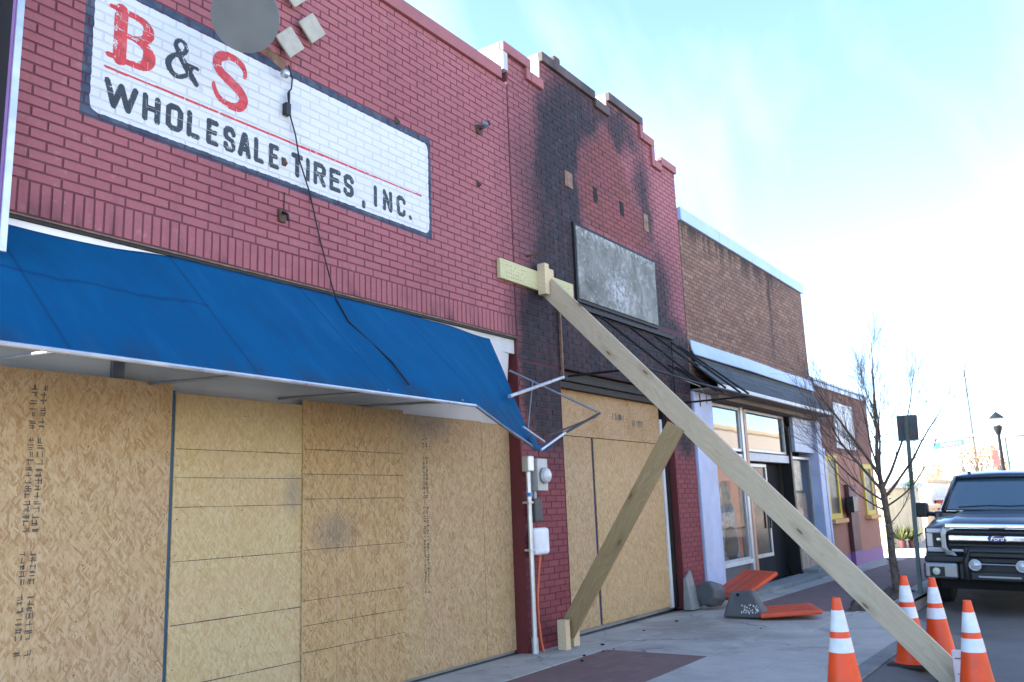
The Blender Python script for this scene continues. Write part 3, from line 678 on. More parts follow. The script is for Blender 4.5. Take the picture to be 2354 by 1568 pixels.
def paint(name, segs, m, wear=0.0, cell=0.0045):
    xs_ = [q[0] for s_ in segs for q in s_]; zs_ = [q[1] for s_ in segs for q in s_]
    x0, x1, z0, z1 = min(xs_) - .06, max(xs_) + .06, min(zs_) - .06, max(zs_) + .06
    nx, nz = int((x1 - x0) / cell), int((z1 - z0) / cell)
    gx = x0 + (np.arange(nx) + .5) * cell; gz = z0 + (np.arange(nz) + .5) * cell
    hit = inside(np.meshgrid(gx, gz), segs)
    if wear:
        lo = rng.random((nz // 5 + 4, nx // 8 + 4)); zz, xx = np.mgrid[0:nz, 0:nx]; fz_, fx_ = zz / 5.0, xx / 8.0
        iz, ix = fz_.astype(int), fx_.astype(int); fz_ -= iz; fx_ -= ix
        sm_ = (lo[iz, ix] * (1 - fz_) + lo[iz + 1, ix] * fz_) * (1 - fx_) + (lo[iz, ix + 1] * (1 - fz_) + lo[iz + 1, ix + 1] * fz_) * fx_
        hit &= ~((sm_ < wear + .12) & (rng.random((nz, nx)) < .6))
    o = MB()
    for j in range(nz):
        z = gz[j]; r = math.floor((z - Z0) / BH); fz = (z - Z0) - r * BH
        injoint = fz < .0065 or fz > BH - .0065
        row = rowsA.get(r, []); k = 0; line = hit[j]
        while k < nx:
            if not line[k]: k += 1; continue
            e = k
            while e < nx and line[e]: e += 1
            a, b = x0 + k * cell, x0 + e * cell; za, zb = z - cell / 2, z + cell / 2
            if injoint: o.quad((a, .0008, za), (b, .0008, za), (b, .0008, zb), (a, .0008, zb))
            else:
                o.quad((a, .0010, za), (b, .0010, za), (b, .0010, zb), (a, .0010, zb))
                for (ba, bb, y) in row:
                    p, q = max(a, ba + .0015), min(b, bb - .0015)
                    if q > p: o.quad((p, y - .0012, za), (q, y - .0012, za), (q, y - .0012, zb), (p, y - .0012, zb))
            k = e
    return o.build(name, m, sign)
sign = bpy.data.objects.new('painted_sign', None); COL.objects.link(sign); sign.parent = shop
words = [('W', 2.83, 3.07), ('H', 3.10, 3.235), ('O', 3.275, 3.41), ('L', 3.44, 3.55), ('E', 3.60, 3.705), ('S', 3.745, 3.855), ('A', 3.875, 3.995), ('L', 4.02, 4.115), ('E', 4.16, 4.262),
         ('T', 4.385, 4.505), ('I', 4.535, 4.575), ('R', 4.615, 4.75), ('E', 4.79, 4.92), ('S', 4.95, 5.072), (',', 5.17, 5.206), ('I', 5.315, 5.351), ('N', 5.43, 5.555), ('C', 5.61, 5.735), ('.', 5.775, 5.815)]
for ch, a, b in words:
    paint('letter', block(ch, a, b, 3.975 if ch == ',' else 4.032, 4.09 if ch == ',' else 4.230, .042), 'letter_black', .03)
Bs = curve([(.12, .955, .04), (.55, .955, .045), (.82, .90, .06), (.90, .75, .085), (.80, .59, .06), (.5, .525, .03), (.3, .525, .03)], 2.84, 3.155, 4.375, 4.755)
Bs += curve([(.3, .525, .03), (.6, .525, .04), (.86, .45, .065), (.94, .28, .095), (.82, .10, .07), (.5, .04, .04), (.02, .045, .035)], 2.84, 3.155, 4.375, 4.755)
Bs += curve([(.27, .95, .095), (.27, .05, .095)], 2.84, 3.155, 4.375, 4.755) + curve([(.04, .955, .03), (.3, .955, .03)], 2.84, 3.155, 4.375, 4.755)
paint('letter', Bs, 'letter_red', .14)
As = curve([(.97, .03, .045), (.62, .36, .055), (.36, .66, .05), (.27, .82, .036), (.37, .95, .03), (.52, .95, .03), (.62, .82, .036), (.52, .66, .032), (.2, .5, .036), (.05, .28, .05), (.18, .07, .045), (.42, .04, .036), (.68, .18, .03), (.84, .42, .028)], 3.268, 3.51, 4.437, 4.735)
As += curve([(.66, .45, .02), (1.0, .43, .03)], 3.268, 3.51, 4.437, 4.735)
paint('letter', As, 'letter_black', .02)
Ss = curve([(.93, .70, .03), (.93, .80, .04), (.80, .92, .055), (.5, .965, .06), (.2, .88, .075), (.12, .72, .075), (.25, .59, .08), (.52, .50, .085), (.82, .37, .085), (.90, .22, .08), (.76, .08, .07), (.46, .045, .055), (.18, .13, .045), (.06, .27, .035), (.05, .34, .025)], 3.637, 3.945, 4.375, 4.797)
paint('letter', Ss, 'letter_red', .05)
paint('rule', [((2.83, 4.300, .017), (4.4, 4.304, .020)), ((4.4, 4.304, .02), (5.96, 4.312, .014))], 'letter_red', .06)
# ------------------------------------------------------------------ the burnt narrow shop (middle) -------------------------
burnt = zero_parent(thing('burnt_shop_building', 'soot blackened narrow brick shop with stepped parapet next to the tyre shop', 'building'))
steps = [(7.467, 7.93, 6.54), (7.93, 8.20, 6.39), (8.20, 9.50, 6.77), (9.50, 9.90, 6.68), (9.90, 10.93, 6.92), (10.93, 11.28, 6.70), (11.28, 11.50, 6.39), (11.50, 12.035, 6.51)]
rects = [(7.475, 8.31, 0.0, 2.95), (11.30, 12.03, 0.0, 2.95), (7.475, 12.03, 2.95, 3.83), (7.475, 8.76, 3.83, 4.79), (11.02, 12.03, 3.83, 4.79), (7.475, 12.03, 4.79, 6.19)]
rects += [(max(a, 7.475), min(b, 12.03), 6.19, t - .12) for a, b, t in steps]
lay_bricks(burnt, rects, 'rose_brick', 'rose_mortar', 300)
for i, (a, b, t) in enumerate(steps):
    a2 = a - (.09 if i == 0 else .0); clean = i in (0, 1, 7, 6, 5)
    m = MB(); m.box(a2, b, -0.040, 0.018, t - .12, t); m.build('coping', 'coping_paint' if clean else 'coping_sooty', burnt, bevel=.008)
    m = MB(); m.box(a2 + .002, b - .002, 0.020, 0.36, t - .118, t - .004); m.build('coping_block', 'coping_block', burnt, bevel=.006)
    m = MB(); m.box(a2 + .004, b - .004, 0.305, 0.355, 6.05, t - .12); m.build('parapet_back', 'coping_block', burnt)
for x0_, x1_, z0_, z1_ in ((7.84, 7.928, 6.272, 6.418), (10.83, 10.928, 6.582, 6.798), (11.18, 11.278, 6.272, 6.578)):
    m = MB(); m.box(x0_, x1_, -.038, .016, z0_, z1_); m.build('coping_return', 'coping_paint', burnt, bevel=.008)
for x_, z0_, z1_ in ((7.373, 6.20, 6.536), (8.196, 6.27, 6.766), (9.896, 6.56, 6.916), (11.496, 6.27, 6.506)):
    m = MB(); m.box(x_, x_ + .012, .0205, .352, z0_, z1_ - .002); m.build('parapet_side', 'coping_block', burnt)
m = MB(); m.box(7.375, 7.463, -.03, .30, 6.20, 6.42); m.build('coping_return', 'coping_block', burnt, bevel=.006)
m = MB(); m.box(8.50, 8.64, -.03, .22, 6.772, 6.86); m.build('loose_coping_stone', 'coping_sooty', burnt, bevel=.02)
m = MB(); m.box(7.467, 12.03, .32, 14, 5.3, 5.5); m.box(11.85, 12.0, .31, 14, 0, 5.3); m.box(7.47, 11.85, .8, 1.0, 0, 5.3); m.build('shell', 'shell', burnt)
m = MB(); m.box(7.4655, 7.4735, -.001, .20, 0.0, 3.148); m.build('pier_reveal', 'reveal_paint', burnt)
m = MB(); m.box(11.292, 11.299, -.001, .30, 0.0, 2.94); m.build('door_reveal', 'reveal_paint', burnt)
m = MB(); m.box(8.311, 8.318, -.001, .30, 0.0, 2.94); m.build('opening_reveal', 'reveal_paint', burnt)
for i, (za, zb, y) in enumerate([(2.74, 2.82, .05), (2.82, 2.88, .02), (2.88, 2.945, .06)]): m = MB(); m.box(8.32, 11.29, y, .30, za, zb - .004); m.build('charred_beam', 'charred_wood', burnt, bevel=.006)
m = MB(); m.box(8.32, 11.29, .24, .26, .05, 2.75); m.build('dark_opening', 'dark_inside', burnt)
m = MB(); m.box(8.32, 11.29, .17, .60, 0, .05); m.build('sill', 'step_concrete', burnt)
m = MB(); m.box(9.19, 9.245, .155, .20, .05, 2.22); m.build('mullion', 'violet_mullion', burnt)
m = MB(); m.box(11.135, 11.20, .118, .20, .03, 2.55); m.build('jamb_batten', 'white_trim', burnt, bevel=.004)
m = MB(); m.box(11.205, 11.288, .09, .20, .03, 2.74); m.build('door_frame', 'dark_steel', burnt)
m = MB(); m.box(8.335, 8.36, -.03, -.004, 2.86, 3.72); m.build('drain_strip', 'rust_lip', burnt)
m = MB(); m.box(8.30, 11.45, -.05, -.004, 3.70, 3.745); m.build('canopy_rail', 'burnt_metal', burnt)
for x, z in ((9.40, 5.31), (10.14, 5.32)): m = MB(); m.box(x - .05, x + .05, -.004, .05, z - .10, z + .10); m.build('wall_pocket', 'dark_inside', burnt)
for x, z, w, h in ((8.73, 5.31, .09, .10), (10.86, 5.31, .07, .13)):
    m = MB(); m.box(x - w, x + w, -.012, .0, z - h, z + h); m.build('patch_plate', 'rust_lip', burnt, bevel=.004)
m = MB(); m.add([(11.20, -.13, 0), (11.50, -.14, 0), (11.50, -.004, 0), (11.20, -.004, 0), (11.26, -.05, .40), (11.46, -.035, .50), (11.46, -.004, .50), (11.26, -.004, .40)], [(0, 1, 5, 4), (1, 2, 6, 5), (2, 3, 7, 6), (3, 0, 4, 7), (4, 5, 6, 7)])
m.build('plinth_patch', 'step_concrete', burnt, bevel=.01)
bd = thing('blank_signboard', 'weathered grey blank signboard on the sooty wall under the scorched arch', 'signboard', (9.89, -.01, 3.80))
m = MB(); m.box(8.80, 10.99, -.035, -.006, 3.835, 4.745); local(m.build('board', 'weathered_panel', None, bevel=.004), bd).location = (-9.89, .01, -3.80)
m = MB(); m.box(8.765, 11.02, -.022, .10, 4.747, 4.785); m.box(8.765, 11.02, -.022, .10, 3.795, 3.833); m.box(8.765, 8.798, -.022, .10, 3.833, 4.747); m.box(10.992, 11.02, -.022, .10, 3.833, 4.747)
local(m.build('frame', 'burnt_metal', None), bd).location = (-9.89, .01, -3.80)
# ------------------------------------------------------------------ brown brick shop ---------------------------------------
b2 = zero_parent(thing('brown_brick_building', 'brown brick shop with pale blue coping and curved shingle canopy', 'building'))
lay_bricks(b2, [(12.045, 18.40, 3.2, 5.66)], 'brown_brick', 'brown_mortar', 300)
for i in range(4):
    a = 12.05 + i * 1.6; m = MB(); m.box(a + .003, min(a + 1.6, 18.44) - .003, -.05, .34, 5.665, 5.87); m.build('coping', 'coping_blue', b2, bevel=.008)
m = MB(); m.box(12.05, 18.4, .35, 14, 5.2, 5.4); m.box(18.2, 18.4, .31, 14, -.2, 5.2); m.box(12.05, 18.2, 1.8, 2.0, -.2, 5.2); m.build('shell', 'shell', b2)
m = MB(); secs = []
prof = [(-.012, 3.63), (-.05, 3.50), (-.13, 3.36), (-.24, 3.24), (-.40, 3.13), (-.40, 3.09)]
m.loft([[(x, y, z) for (y, z) in prof] for x in (12.1, 14.2, 16.3, 18.4)]); m.build('canopy_shingles', 'shingle', b2, smooth=True)
m = MB(); prof = [(-.004, 3.79), (-.03, 3.79), (-.045, 3.66), (-.085, 3.57), (-.075, 3.56), (-.03, 3.64)]
m.loft([[(x, y - (.02 if 13.5 < x < 15.5 else 0), z) for (y, z) in prof] for x in (12.09, 13.2, 14.5, 16, 17.2, 18.41)], caps=True); m.build('canopy_flashing', 'flashing', b2, smooth=True)
m = MB(); m.box(12.1, 18.41, -.425, -.395, 3.03, 3.088); m.build('canopy_edge', 'white_trim', b2, bevel=.004)
m = MB(); m.box(12.1, 18.40, -.394, .30, 3.02, 3.05); m.box(12.76, 18.40, -.15, .09, 2.95, 3.018); m.build('soffit', 'soffit', b2)
for a, b in ((12.08, 12.78),):
    m = MB(); m.box(a, b, -.02, .30, 0.0, 3.015); m.build('pillar', 'pillar_paint', b2, bevel=.006)
for a_, b_s, z_ in ((12.28, 12.32, 2.80), (12.55, 12.57, 2.86)):
    m = MB(); m.box(a_, b_s, -.024, -.021, z_, 3.0); m.build('pillar_stain', 'burnt_metal', b2)
for a, b in ((18.12, 18.44), (18.50, 18.62)):
    m = MB(); m.box(a, b, -.10, .30, -.1, 3.015 if a < 18.45 else 2.4); m.build('pillar', 'pillar_paint', b2, bevel=.006)
def frame_window(par, x0, x1, z0, z1, y, fr, glass, w=.05, nm='window', parts=()):
    f = MB(); f.box(x0, x1, y, y + .06, z0, z0 + w); f.box(x0, x1, y, y + .06, z1 - w, z1); f.box(x0, x0 + w, y, y + .06, z0 + w, z1 - w); f.box(x1 - w, x1, y, y + .06, z0 + w, z1 - w)
    o = f.build(nm, fr, par, bevel=.004)
    g = MB(); g.box(x0 + w, x1 - w, y + .025, y + .03, z0 + w, z1 - w); g.build('pane', glass, o)
    return o
frame_window(b2, 12.80, 14.28, 2.20, 2.94, .10, 'alu_frame', 'window_glass', .05, 'transom_window')
frame_window(b2, 14.52, 16.66, 2.22, 2.94, .10, 'alu_frame', 'window_glass', .045, 'transom_window')
frame_window(b2, 12.80, 14.28, 0.44, 2.16, .10, 'alu_frame', 'shop_glass', .06, 'shop_window')
m = MB(); m.box(12.80, 14.30, .13, .25, -.05, .44); m.build('wainscot', 'dark_wainscot', b2)
m = MB(); m.box(12.80, 14.28, .06, .16, .40, .46); m.build('window_sill', 'white_trim', b2, bevel=.005)
m = MB(); m.box(14.28, 14.40, .08, .22, -.05, 3.0); m.build('mullion', 'alu_frame', b2, bevel=.005)
m = MB(); m.box(14.402, 14.52, .07, .22, -.05, 2.9); m.build('copper_mullion', 'copper_frame', b2, bevel=.005)
m = MB(); m.box(14.52, 16.72, .08, .22, 2.06, 2.20); m.build('door_head', 'white_trim', b2, bevel=.005)
m = MB(); m.box(16.72, 16.82, .04, .24, -.05, 2.75); m.build('door_jamb', 'dark_steel', b2)
m = MB(); m.box(14.45, 16.72, .30, .36, .0, 2.06); m.build('door_recess', 'dark_inside', b2)
dr = frame_window(b2, 14.56, 15.72, .42, 2.03, .20, 'alu_frame', 'door_glass', .06, 'door')
m = MB(); m.box(14.56, 15.72, .205, .25, .02, .42); m.build('kick_plate', 'dark_inside', dr)
m = MB(); m.box(15.60, 15.63, .16, .19, .9, 1.3); m.build('door_handle', 'black_plastic', dr)
m = MB(); m.box(14.62, 15.08, .214, .218, 1.25, 1.95); m.build('door_poster', 'poster_tan', dr)
frame_window(b2, 16.84, 18.10, .46, 2.20, .08, 'alu_frame', 'shop_glass', .05, 'shop_window')
m = MB(); m.box(16.84, 18.10, .06, .2, -.1, .46); m.build('wainscot', 'poster_tan', b2)
m = MB(); m.box(16.90, 17.55, .12, .125, 1.55, 2.12); m.build('window_poster', 'poster_pale', b2)
m = MB(); m.box(17.0, 17.75, .13, .135, .55, 1.50); m.build('window_poster', 'poster_tan', b2)
m = MB(); m.box(16.85, 18.60, -.02, .05, 2.28, 2.94); m.build('fascia_sign', 'panel_white_blue', b2, bevel=.006)
m = MB(); m.box(12.7, 16.9, -.28, .10, -.06, .03); m.build('doorstep', 'step_concrete', b2, bevel=.01)
m = MB(); m.box(16.9, 19.0, -.22, .10, -.08, .10); m.build('doorstep', 'step_concrete', b2, bevel=.01)
# window display behind the left pane
dp = thing('window_display', 'orange arched backdrop with grey draped object inside the shop window beside the white pillar', 'display', (13.55, .205, .46))
m = MB(); arch_pts = [(-.70, 0), (.66, 0), (.66, 1.55), (-.70, 1.55)]
m.box(-.70, .66, 0, .02, 0.0, 1.62); local(m.build('backdrop', 'display_orange', None), dp)
m = MB(); ap = [(.0, -.012, .55)] + [(.0 + .24 * math.cos(a), -.012, 1.02 + .24 * math.sin(a)) for a in [math.pi * k / 12 for k in range(13)]]
m.poly([(.24, -.012, .4), *[(.24 * math.cos(math.pi * k / 12), -.012, 1.0 + .26 * math.sin(math.pi * k / 12)) for k in range(13)], (-.24, -.012, .4)]); local(m.build('arch', 'poster_tan', None), dp)
m = MB()
secs = []
for i in range(7):
    t = i / 6; secs.append([((-.45 + .95 * k / 6) * (1 - .35 * t), -.03 + .012 * math.sin(k * 2.1 + i), .02 + .85 * t + .05 * math.sin(k * 1.7)) for k in range(7)])
m.loft(secs); local(m.build('draped_cloth', 'display_grey', None, smooth=True), dp)
m = MB(); m.lathe([(.10, -.01), (.24, -.012), (.28, 0), (.24, .012), (.10, .01)], (0.05, -.048, .27), 'Y', 20); local(m.build('wheel', 'display_dark', None, smooth=True), dp)
m = MB(); m.lathe([(.001, -.03), (.03, -.02), (.035, 0), (.02, .03)], (-.05, -.03, 1.5), 'Y', 12); local(m.build('bulb', 'white_fascia', None, smooth=True), dp)
# ------------------------------------------------------------------ terracotta building ------------------------------------
b3 = zero_parent(thing('terracotta_building', 'low terracotta painted building with yellow window frames and purple base', 'building'))
m = MB(); m.box(18.63, 23.3, 0.0, .30, .18, 2.34); m.build('wall', 'terracotta_wall', b3)
m = MB(); m.box(18.63, 23.31, -.012, .30, -.25, .18); m.build('base', 'purple_paint', b3)
m = MB(); m.box(18.45, 23.3, -.006, .30, 2.34, 3.72); m.build('upper_wall', 'upper_brick_red', b3)
m = MB(); m.box(18.44, 23.35, -.05, .34, 3.72, 3.82); m.box(18.44, 23.36, -.07, .34, 3.825, 3.88); m.build('cornice', 'flashing', b3, bevel=.01)
m = MB(); m.box(18.45, 23.3, .305, 13.8, 3.3, 3.5); m.box(23.1, 23.29, .305, 13.8, -.3, 3.3); m.box(18.45, 23.1, 1.0, 1.2, -.3, 3.3); m.build('shell', 'shell', b3)
w = frame_window(b3, 19.94, 21.64, 2.46, 3.48, -.03, 'white_trim', 'window_glass', .06, 'upper_window')
m = MB(); m.box(20.0, 21.58, -.012, -.008, 2.52, 3.42); m.build('blind', 'white_trim', w)
for a, b, t in ((18.80, 19.72, 2.28), (22.0, 22.88, 2.15)):
    w = frame_window(b3, a, b, .95, t, -.045, 'yellow_trim', 'dull_pane', .11, 'window')
    s = MB(); s.box(a - .08, b + .10, -.14, .0, .86, .95); s.build('sill', 'ochre_sill', w, bevel=.008)
    s = MB(); s.box(b - .10, b + .10, -.02, .0, .95, t); s.build('shutter', 'maroon_post', w)
m = MB(); m.box(20.22, 20.86, -.10, -.012, .22, 1.66); m.build('pilaster', 'maroon_post', b3)
m = MB(); m.box(20.20, 20.84, -.105, -.013, -.12, .22); m.build('pilaster_base', 'purple_paint', b3)
m = MB(); m.box(19.86, 20.30, -.26, -.10, 1.06, 1.40); bx_ = m.build('post_box', 'black_plastic', None, bevel=.02); tag(bx_, 'black wall box on the maroon pilaster of the terracotta building', 'wall box')
m = MB(); m.box(20.50, 20.68, -.14, -.105, 1.08, 1.40); nb = m.build('notice', 'white_trim', None); tag(nb, 'small white notice beside the black wall box', 'notice')
# ------------------------------------------------------------------ chipboard sheets
def sheet(x0, x1, z0, z1, y, m, label, lines=(), vlines=(), stamps=(), jag=False, group='chipboard sheets nailed over the shopfronts'):
    t = thing('chipboard_sheet', label, 'board', ((x0 + x1) / 2, y, z0), group)
    s = MB(); hx = (x1 - x0) / 2; h = z1 - z0
    if jag:
        n = 26; top = [(-hx + 2 * hx * i / n, h + random.uniform(-.012, .010)) for i in range(n + 1)]
        f = [(-hx, 0.0), (hx, 0.0)] + top[::-1]; k = len(f)
        s.add([(a, 0, b) for a, b in f] + [(a, .012, b) for a, b in f], [tuple(range(k)), tuple(range(2 * k - 1, k - 1, -1))] + [(i, i + k, (i + 1) % k + k, (i + 1) % k) for i in range(k)])
    else: s.box(-hx, hx, 0, .012, 0, h)
    local(s.build('panel', m, None), t)
    q = MB(); k_ = 0
    for zz in [h * (j + .5) / 7 for j in range(7)]:
        for xx in (-hx + .03, 0.0, hx - .03):
            if random.random() < .8: a_, b_ = xx + random.uniform(-.012, .012), zz + random.uniform(-.05, .05); q.lathe([(.0045, 0), (.0045, -.0012), (.001, -.0016)], (a_, 0, b_), 'Y', 6)
    local(q.build('nail_heads', 'dark_steel', None), t)['kind'] = 'stuff'
    if lines or vlines:
        cx = (x0 + x1) / 2
        for z in lines:
            q = MB(); w = random.uniform(.0022, .0036); n = 9
            for i in range(n):
                if True:
                    a, b = -hx + .01 + (2 * hx - .02) * i / n, -hx + .01 + (2 * hx - .02) * (i + 1) / n; ww = w * random.uniform(.55, 1.0)
                    q.quad((a, -.0008, z - z0 - ww), (b, -.0008, z - z0 - ww), (b, -.0008, z - z0 + ww), (a, -.0008, z - z0 + ww))
            local(q.build('guide_line', 'print_black', None), t)
        if vlines:
            for x in vlines:
                q = MB(); q.quad((x - cx - .0015, -.0006, .02), (x - cx + .0015, -.0006, .02), (x - cx + .0015, -.0006, h - .02), (x - cx - .0015, -.0006, h - .02)); local(q.build('faint_guide_line', 'print_grey', None), t)
    for (sx, za, zb, w, horiz) in stamps:
        q = MB(); cx = (x0 + x1) / 2; run = 0; pos = zb
        def mark(u0, u1, v0, v1):
            yy = -.001 - .00003 * (run % 30); q.quad((u0, yy, v0 - z0), (u1, yy, v0 - z0), (u1, yy, v1 - z0), (u0, yy, v1 - z0))
        if horiz:                                           # upright strokes in a row
            x = sx - cx
            while x < sx - cx + w:
                b_ = random.uniform(.010, .020); h_ = random.uniform(.06, .10); run += 1
                if random.random() < .75: mark(x, x + b_, horiz - h_ / 2, horiz + h_ / 2)
                if random.random() < .4: mark(x + b_, x + b_ * 2, horiz + random.uniform(-.04, .03), horiz + .04)
                x += random.uniform(.028, .042)
        else:                                               # lettering running up the sheet in two lines
            while pos > za:
                g = random.uniform(.030, .046); run += 1
                if random.random() < .14: pos -= g * 1.3; continue
                for c in range(2):
                    u = sx - cx - w / 2 + c * w * .56; W_ = w * .44
                    for k in range(random.randint(2, 4)):
                        run += 1; th = random.uniform(.004, .0075)
                        if random.random() < .6: v = pos - random.uniform(0, g * .75); mark(u + random.uniform(0, W_ * .2), u + W_ * random.uniform(.7, 1), v - th, v)
                        else: a_ = u + random.uniform(0, W_ - th); mark(a_, a_ + th, pos - g * .78, pos)
                pos -= g
        local(q.build('stamp', 'print_stamp', None), t)['kind'] = 'stuff'
    return t
sheet(1.56, 2.345, .03, 2.31, .150, 'chipboard_coarse', 'leftmost chipboard sheet cut off by the left edge of the photo')
sheet(2.355, 3.505, .03, 2.31, .140, 'chipboard_coarse', 'coarse flaked chipboard sheet with a tall black ink stamp left of the blue strip', stamps=[(2.62, .30, 2.22, .10, 0)])
sheet(3.535, 4.662, .03, 2.255, .140, 'chipboard_pale', 'pale smooth chipboard sheet with black guide lines right of the blue strip', lines=(1.88, 1.69, 1.495, 1.145, .745, .36))
sheet(4.645, 5.80, .03, 2.295, .124, 'chipboard_mid', 'chipboard sheet ruled with a grid of lines and a smoke smudge', lines=(1.915, 1.725, 1.535, 1.155, .785, .605, .415), vlines=(5.0, 5.2, 5.43))
sheet(5.806, 6.975, .03, 2.27, .140, 'chipboard_fine', 'chipboard sheet with a faint vertical stamp under the sagging awning corner', stamps=[(6.11, .62, 2.08, .075, 0)])
sheet(6.982, 7.462, .03, 2.262, .141, 'chipboard_fine', 'narrow chipboard strip against the red brick pier')
sheet(8.325, 9.188, .05, 2.205, .140, 'chipboard_coarse', 'tall chipboard sheet with stamp beside the red pier behind the brace', stamps=[(8.46, .5, 1.75, .06, 0)])
sheet(9.248, 11.13, .05, 2.205, .140, 'chipboard_gold', 'wide chipboard sheet in the burnt shop doorway behind the raking timber', lines=())
sheet(8.325, 10.185, 2.212, 2.775, .130, 'chipboard_flat', 'horizontal chipboard strip with ink stamp below the charred beam', stamps=[(9.72, 0, 0, .36, 2.50)], jag=True)
sheet(10.192, 11.13, 2.212, 2.765, .132, 'chipboard_flat', 'short chipboard strip at the top right of the burnt doorway', stamps=[(10.30, 0, 0, .36, 2.45)], jag=True)
# ------------------------------------------------------------------ blue awning
aw = thing('blue_awning', 'torn blue canvas awning sagging along the boarded tyre shop front', 'awning', (4.5, -.02, 3.1))
def awl(o): local(o, aw); o.location = (-4.5, .02, -3.1); return o
NX, NV = 150, 34; cv = MB()
def fr(x): return sm(5.35, 6.95, x)
for i in range(NX + 1):
    u = i / NX
    for k in range(NV + 1):
        v = k / NV
        xt = 1.55 + (6.95 - 1.55) * u
        xb = 1.55 + (6.22 - 1.55) * u
        # lower edge: straight front bar, bent down at the broken right end
        bz = 2.225 - .004 * (xb - 1.5) - .33 * max(0, (xb - 5.42) / .8) ** 1.15
        by = -.955 - .03 * max(0, (xb - 5.42) / .8)
        top_sag = (.030 + .016 * math.sin(xt * 2.9 + .5)) * sm(3.45, 2.9, xt) if xt < 3.45 else .012 * max(0, math.sin((xt - 5.6) * 2.2)) * (xt > 5.6)
        tz = 3.135 - top_sag - .05 * sm(6.2, 6.95, xt)
        x = xt + (xb - xt) * v; y = -.018 + (by + .018) * v; z = tz + (bz - tz) * v
        # cloth: belly between rafters, diagonal tension creases
        belly = math.sin(math.pi * v)
        ph = (x - 1.0) / 1.13
        s = -.030 * belly * (math.sin(math.pi * (ph % 1.0)) ** 1)
        cr = x * 1.0 - v * .55
        s += .010 * belly * math.sin(cr * 5.3 + 1.2 * math.sin(v * 3)) + .004 * belly * math.sin(cr * 13 + v * 4)
        s += .018 * fr(x) * math.sin((x * 3.2 + v * 5)) * v
        hz = .012 * math.exp(-((v - .52 - .05 * math.sin(x * 2.2)) / .03) ** 2) * sm(3.3, 2.6, x)
        n_ = s - hz
        x += 0.0; y += n_ * .7; z += n_ * .7
        cv.v.append((x, y, z))
for i in range(NX):
    for k in range(NV): a = i * (NV + 1) + k; cv.f.append((a, a + 1, a + NV + 2, a + NV + 1))
o = awl(cv.build('canvas', 'blue_canvas', None, smooth=True)); sd_ = o.modifiers.new('thick', 'SOLIDIFY'); sd_.thickness = .004; sd_.offset = 0
for p in o.data.polygons: p.use_smooth = True
# torn tail at the corner
tl = MB(); tail = [(6.12, -.985, 1.99), (6.18, -1.0, 1.905), (6.26, -1.0, 1.875), (6.40, -.99, 1.89), (6.52, -.98, 1.935), (6.38, -.975, 1.915), (6.28, -.98, 1.93), (6.2, -.975, 2.02)]
tl.add(tail + [(x, y + .006, z) for x, y, z in tail], [tuple(range(8)), tuple(range(15, 7, -1))] + [(i, i + 8, (i + 1) % 8 + 8, (i + 1) % 8) for i in range(8)]); awl(tl.build('torn_tail', 'blue_canvas', None))
def ray_at(px_, py_, Y):
    """point on the plane y=Y seen through a photo position (kept as a real coordinate)"""
    return None
fb = MB(); fb.tube([(1.55, -.948, 2.222), (5.44, -.948, 2.205)], .013); awl(fb.build('front_bar', 'alu_tube', None, smooth=True))
fb = MB(); fb.tube([(5.44, -.948, 2.205), (5.9, -.965, 2.02), (6.2, -.985, 1.905)], .013); awl(fb.build('bent_bar', 'steel_dull', None, smooth=True))
for x in (2.2, 3.33, 4.46, 5.3):
    r_ = MB(); r_.tube([(x, -.012, 3.06), (x, -.935, 2.215)], .012); awl(r_.build('rafter', 'steel_dull', None, smooth=True))
    r_ = MB(); r_.tube([(x, .195, 2.30), (x, -.93, 2.235)], .011); awl(r_.build('strut', 'steel_dull', None, smooth=True))
r_ = MB(); r_.box(3.09, 3.17, .17, .20, 2.28, 2.60); awl(r_.build('bracket', 'steel_dull', None))
for nm, mt, pts, rr in (('loose_bar', 'steel_dull', [(7.24, -.05, 2.79), (7.44, -.93, 2.30)], .011), ('loose_bar', 'black_plastic', [(7.45, -.95, 2.285), (6.72, -.97, 2.05)], .013), ('loose_bar', 'alu_tube', [(6.75, -.97, 2.06), (6.28, -1.0, 1.885)], .012),
                        ('broken_tube', 'alu_tube', [(6.2, -.75, 2.365), (7.80, -.35, 2.745)], .017), ('loose_bar', 'steel_dull', [(7.55, -.30, 2.125), (7.48, -.9, 2.262)], .010), ('loose_bar', 'alu_tube', [(6.12, -.93, 2.08), (6.42, -.95, 1.965)], .009), ('loose_bar', 'steel_dull', [(7.05, -.45, 2.62), (6.70, -.6, 2.12)], .006)):
    r_ = MB(); r_.tube(pts, rr, 8); awl(r_.build(nm, mt, None, smooth=True))
r_ = MB(); r_.add([(6.98, .0, 3.09), (7.40, .06, 3.08), (7.38, .08, 2.72), (7.30, .05, 2.62), (7.25, .06, 2.42), (7.12, .03, 2.30)], [(0, 1, 2, 3, 4, 5)]); awl(r_.build('torn_lining', 'grey_metal_panel', None)).modifiers.new('t', 'SOLIDIFY').thickness = .006
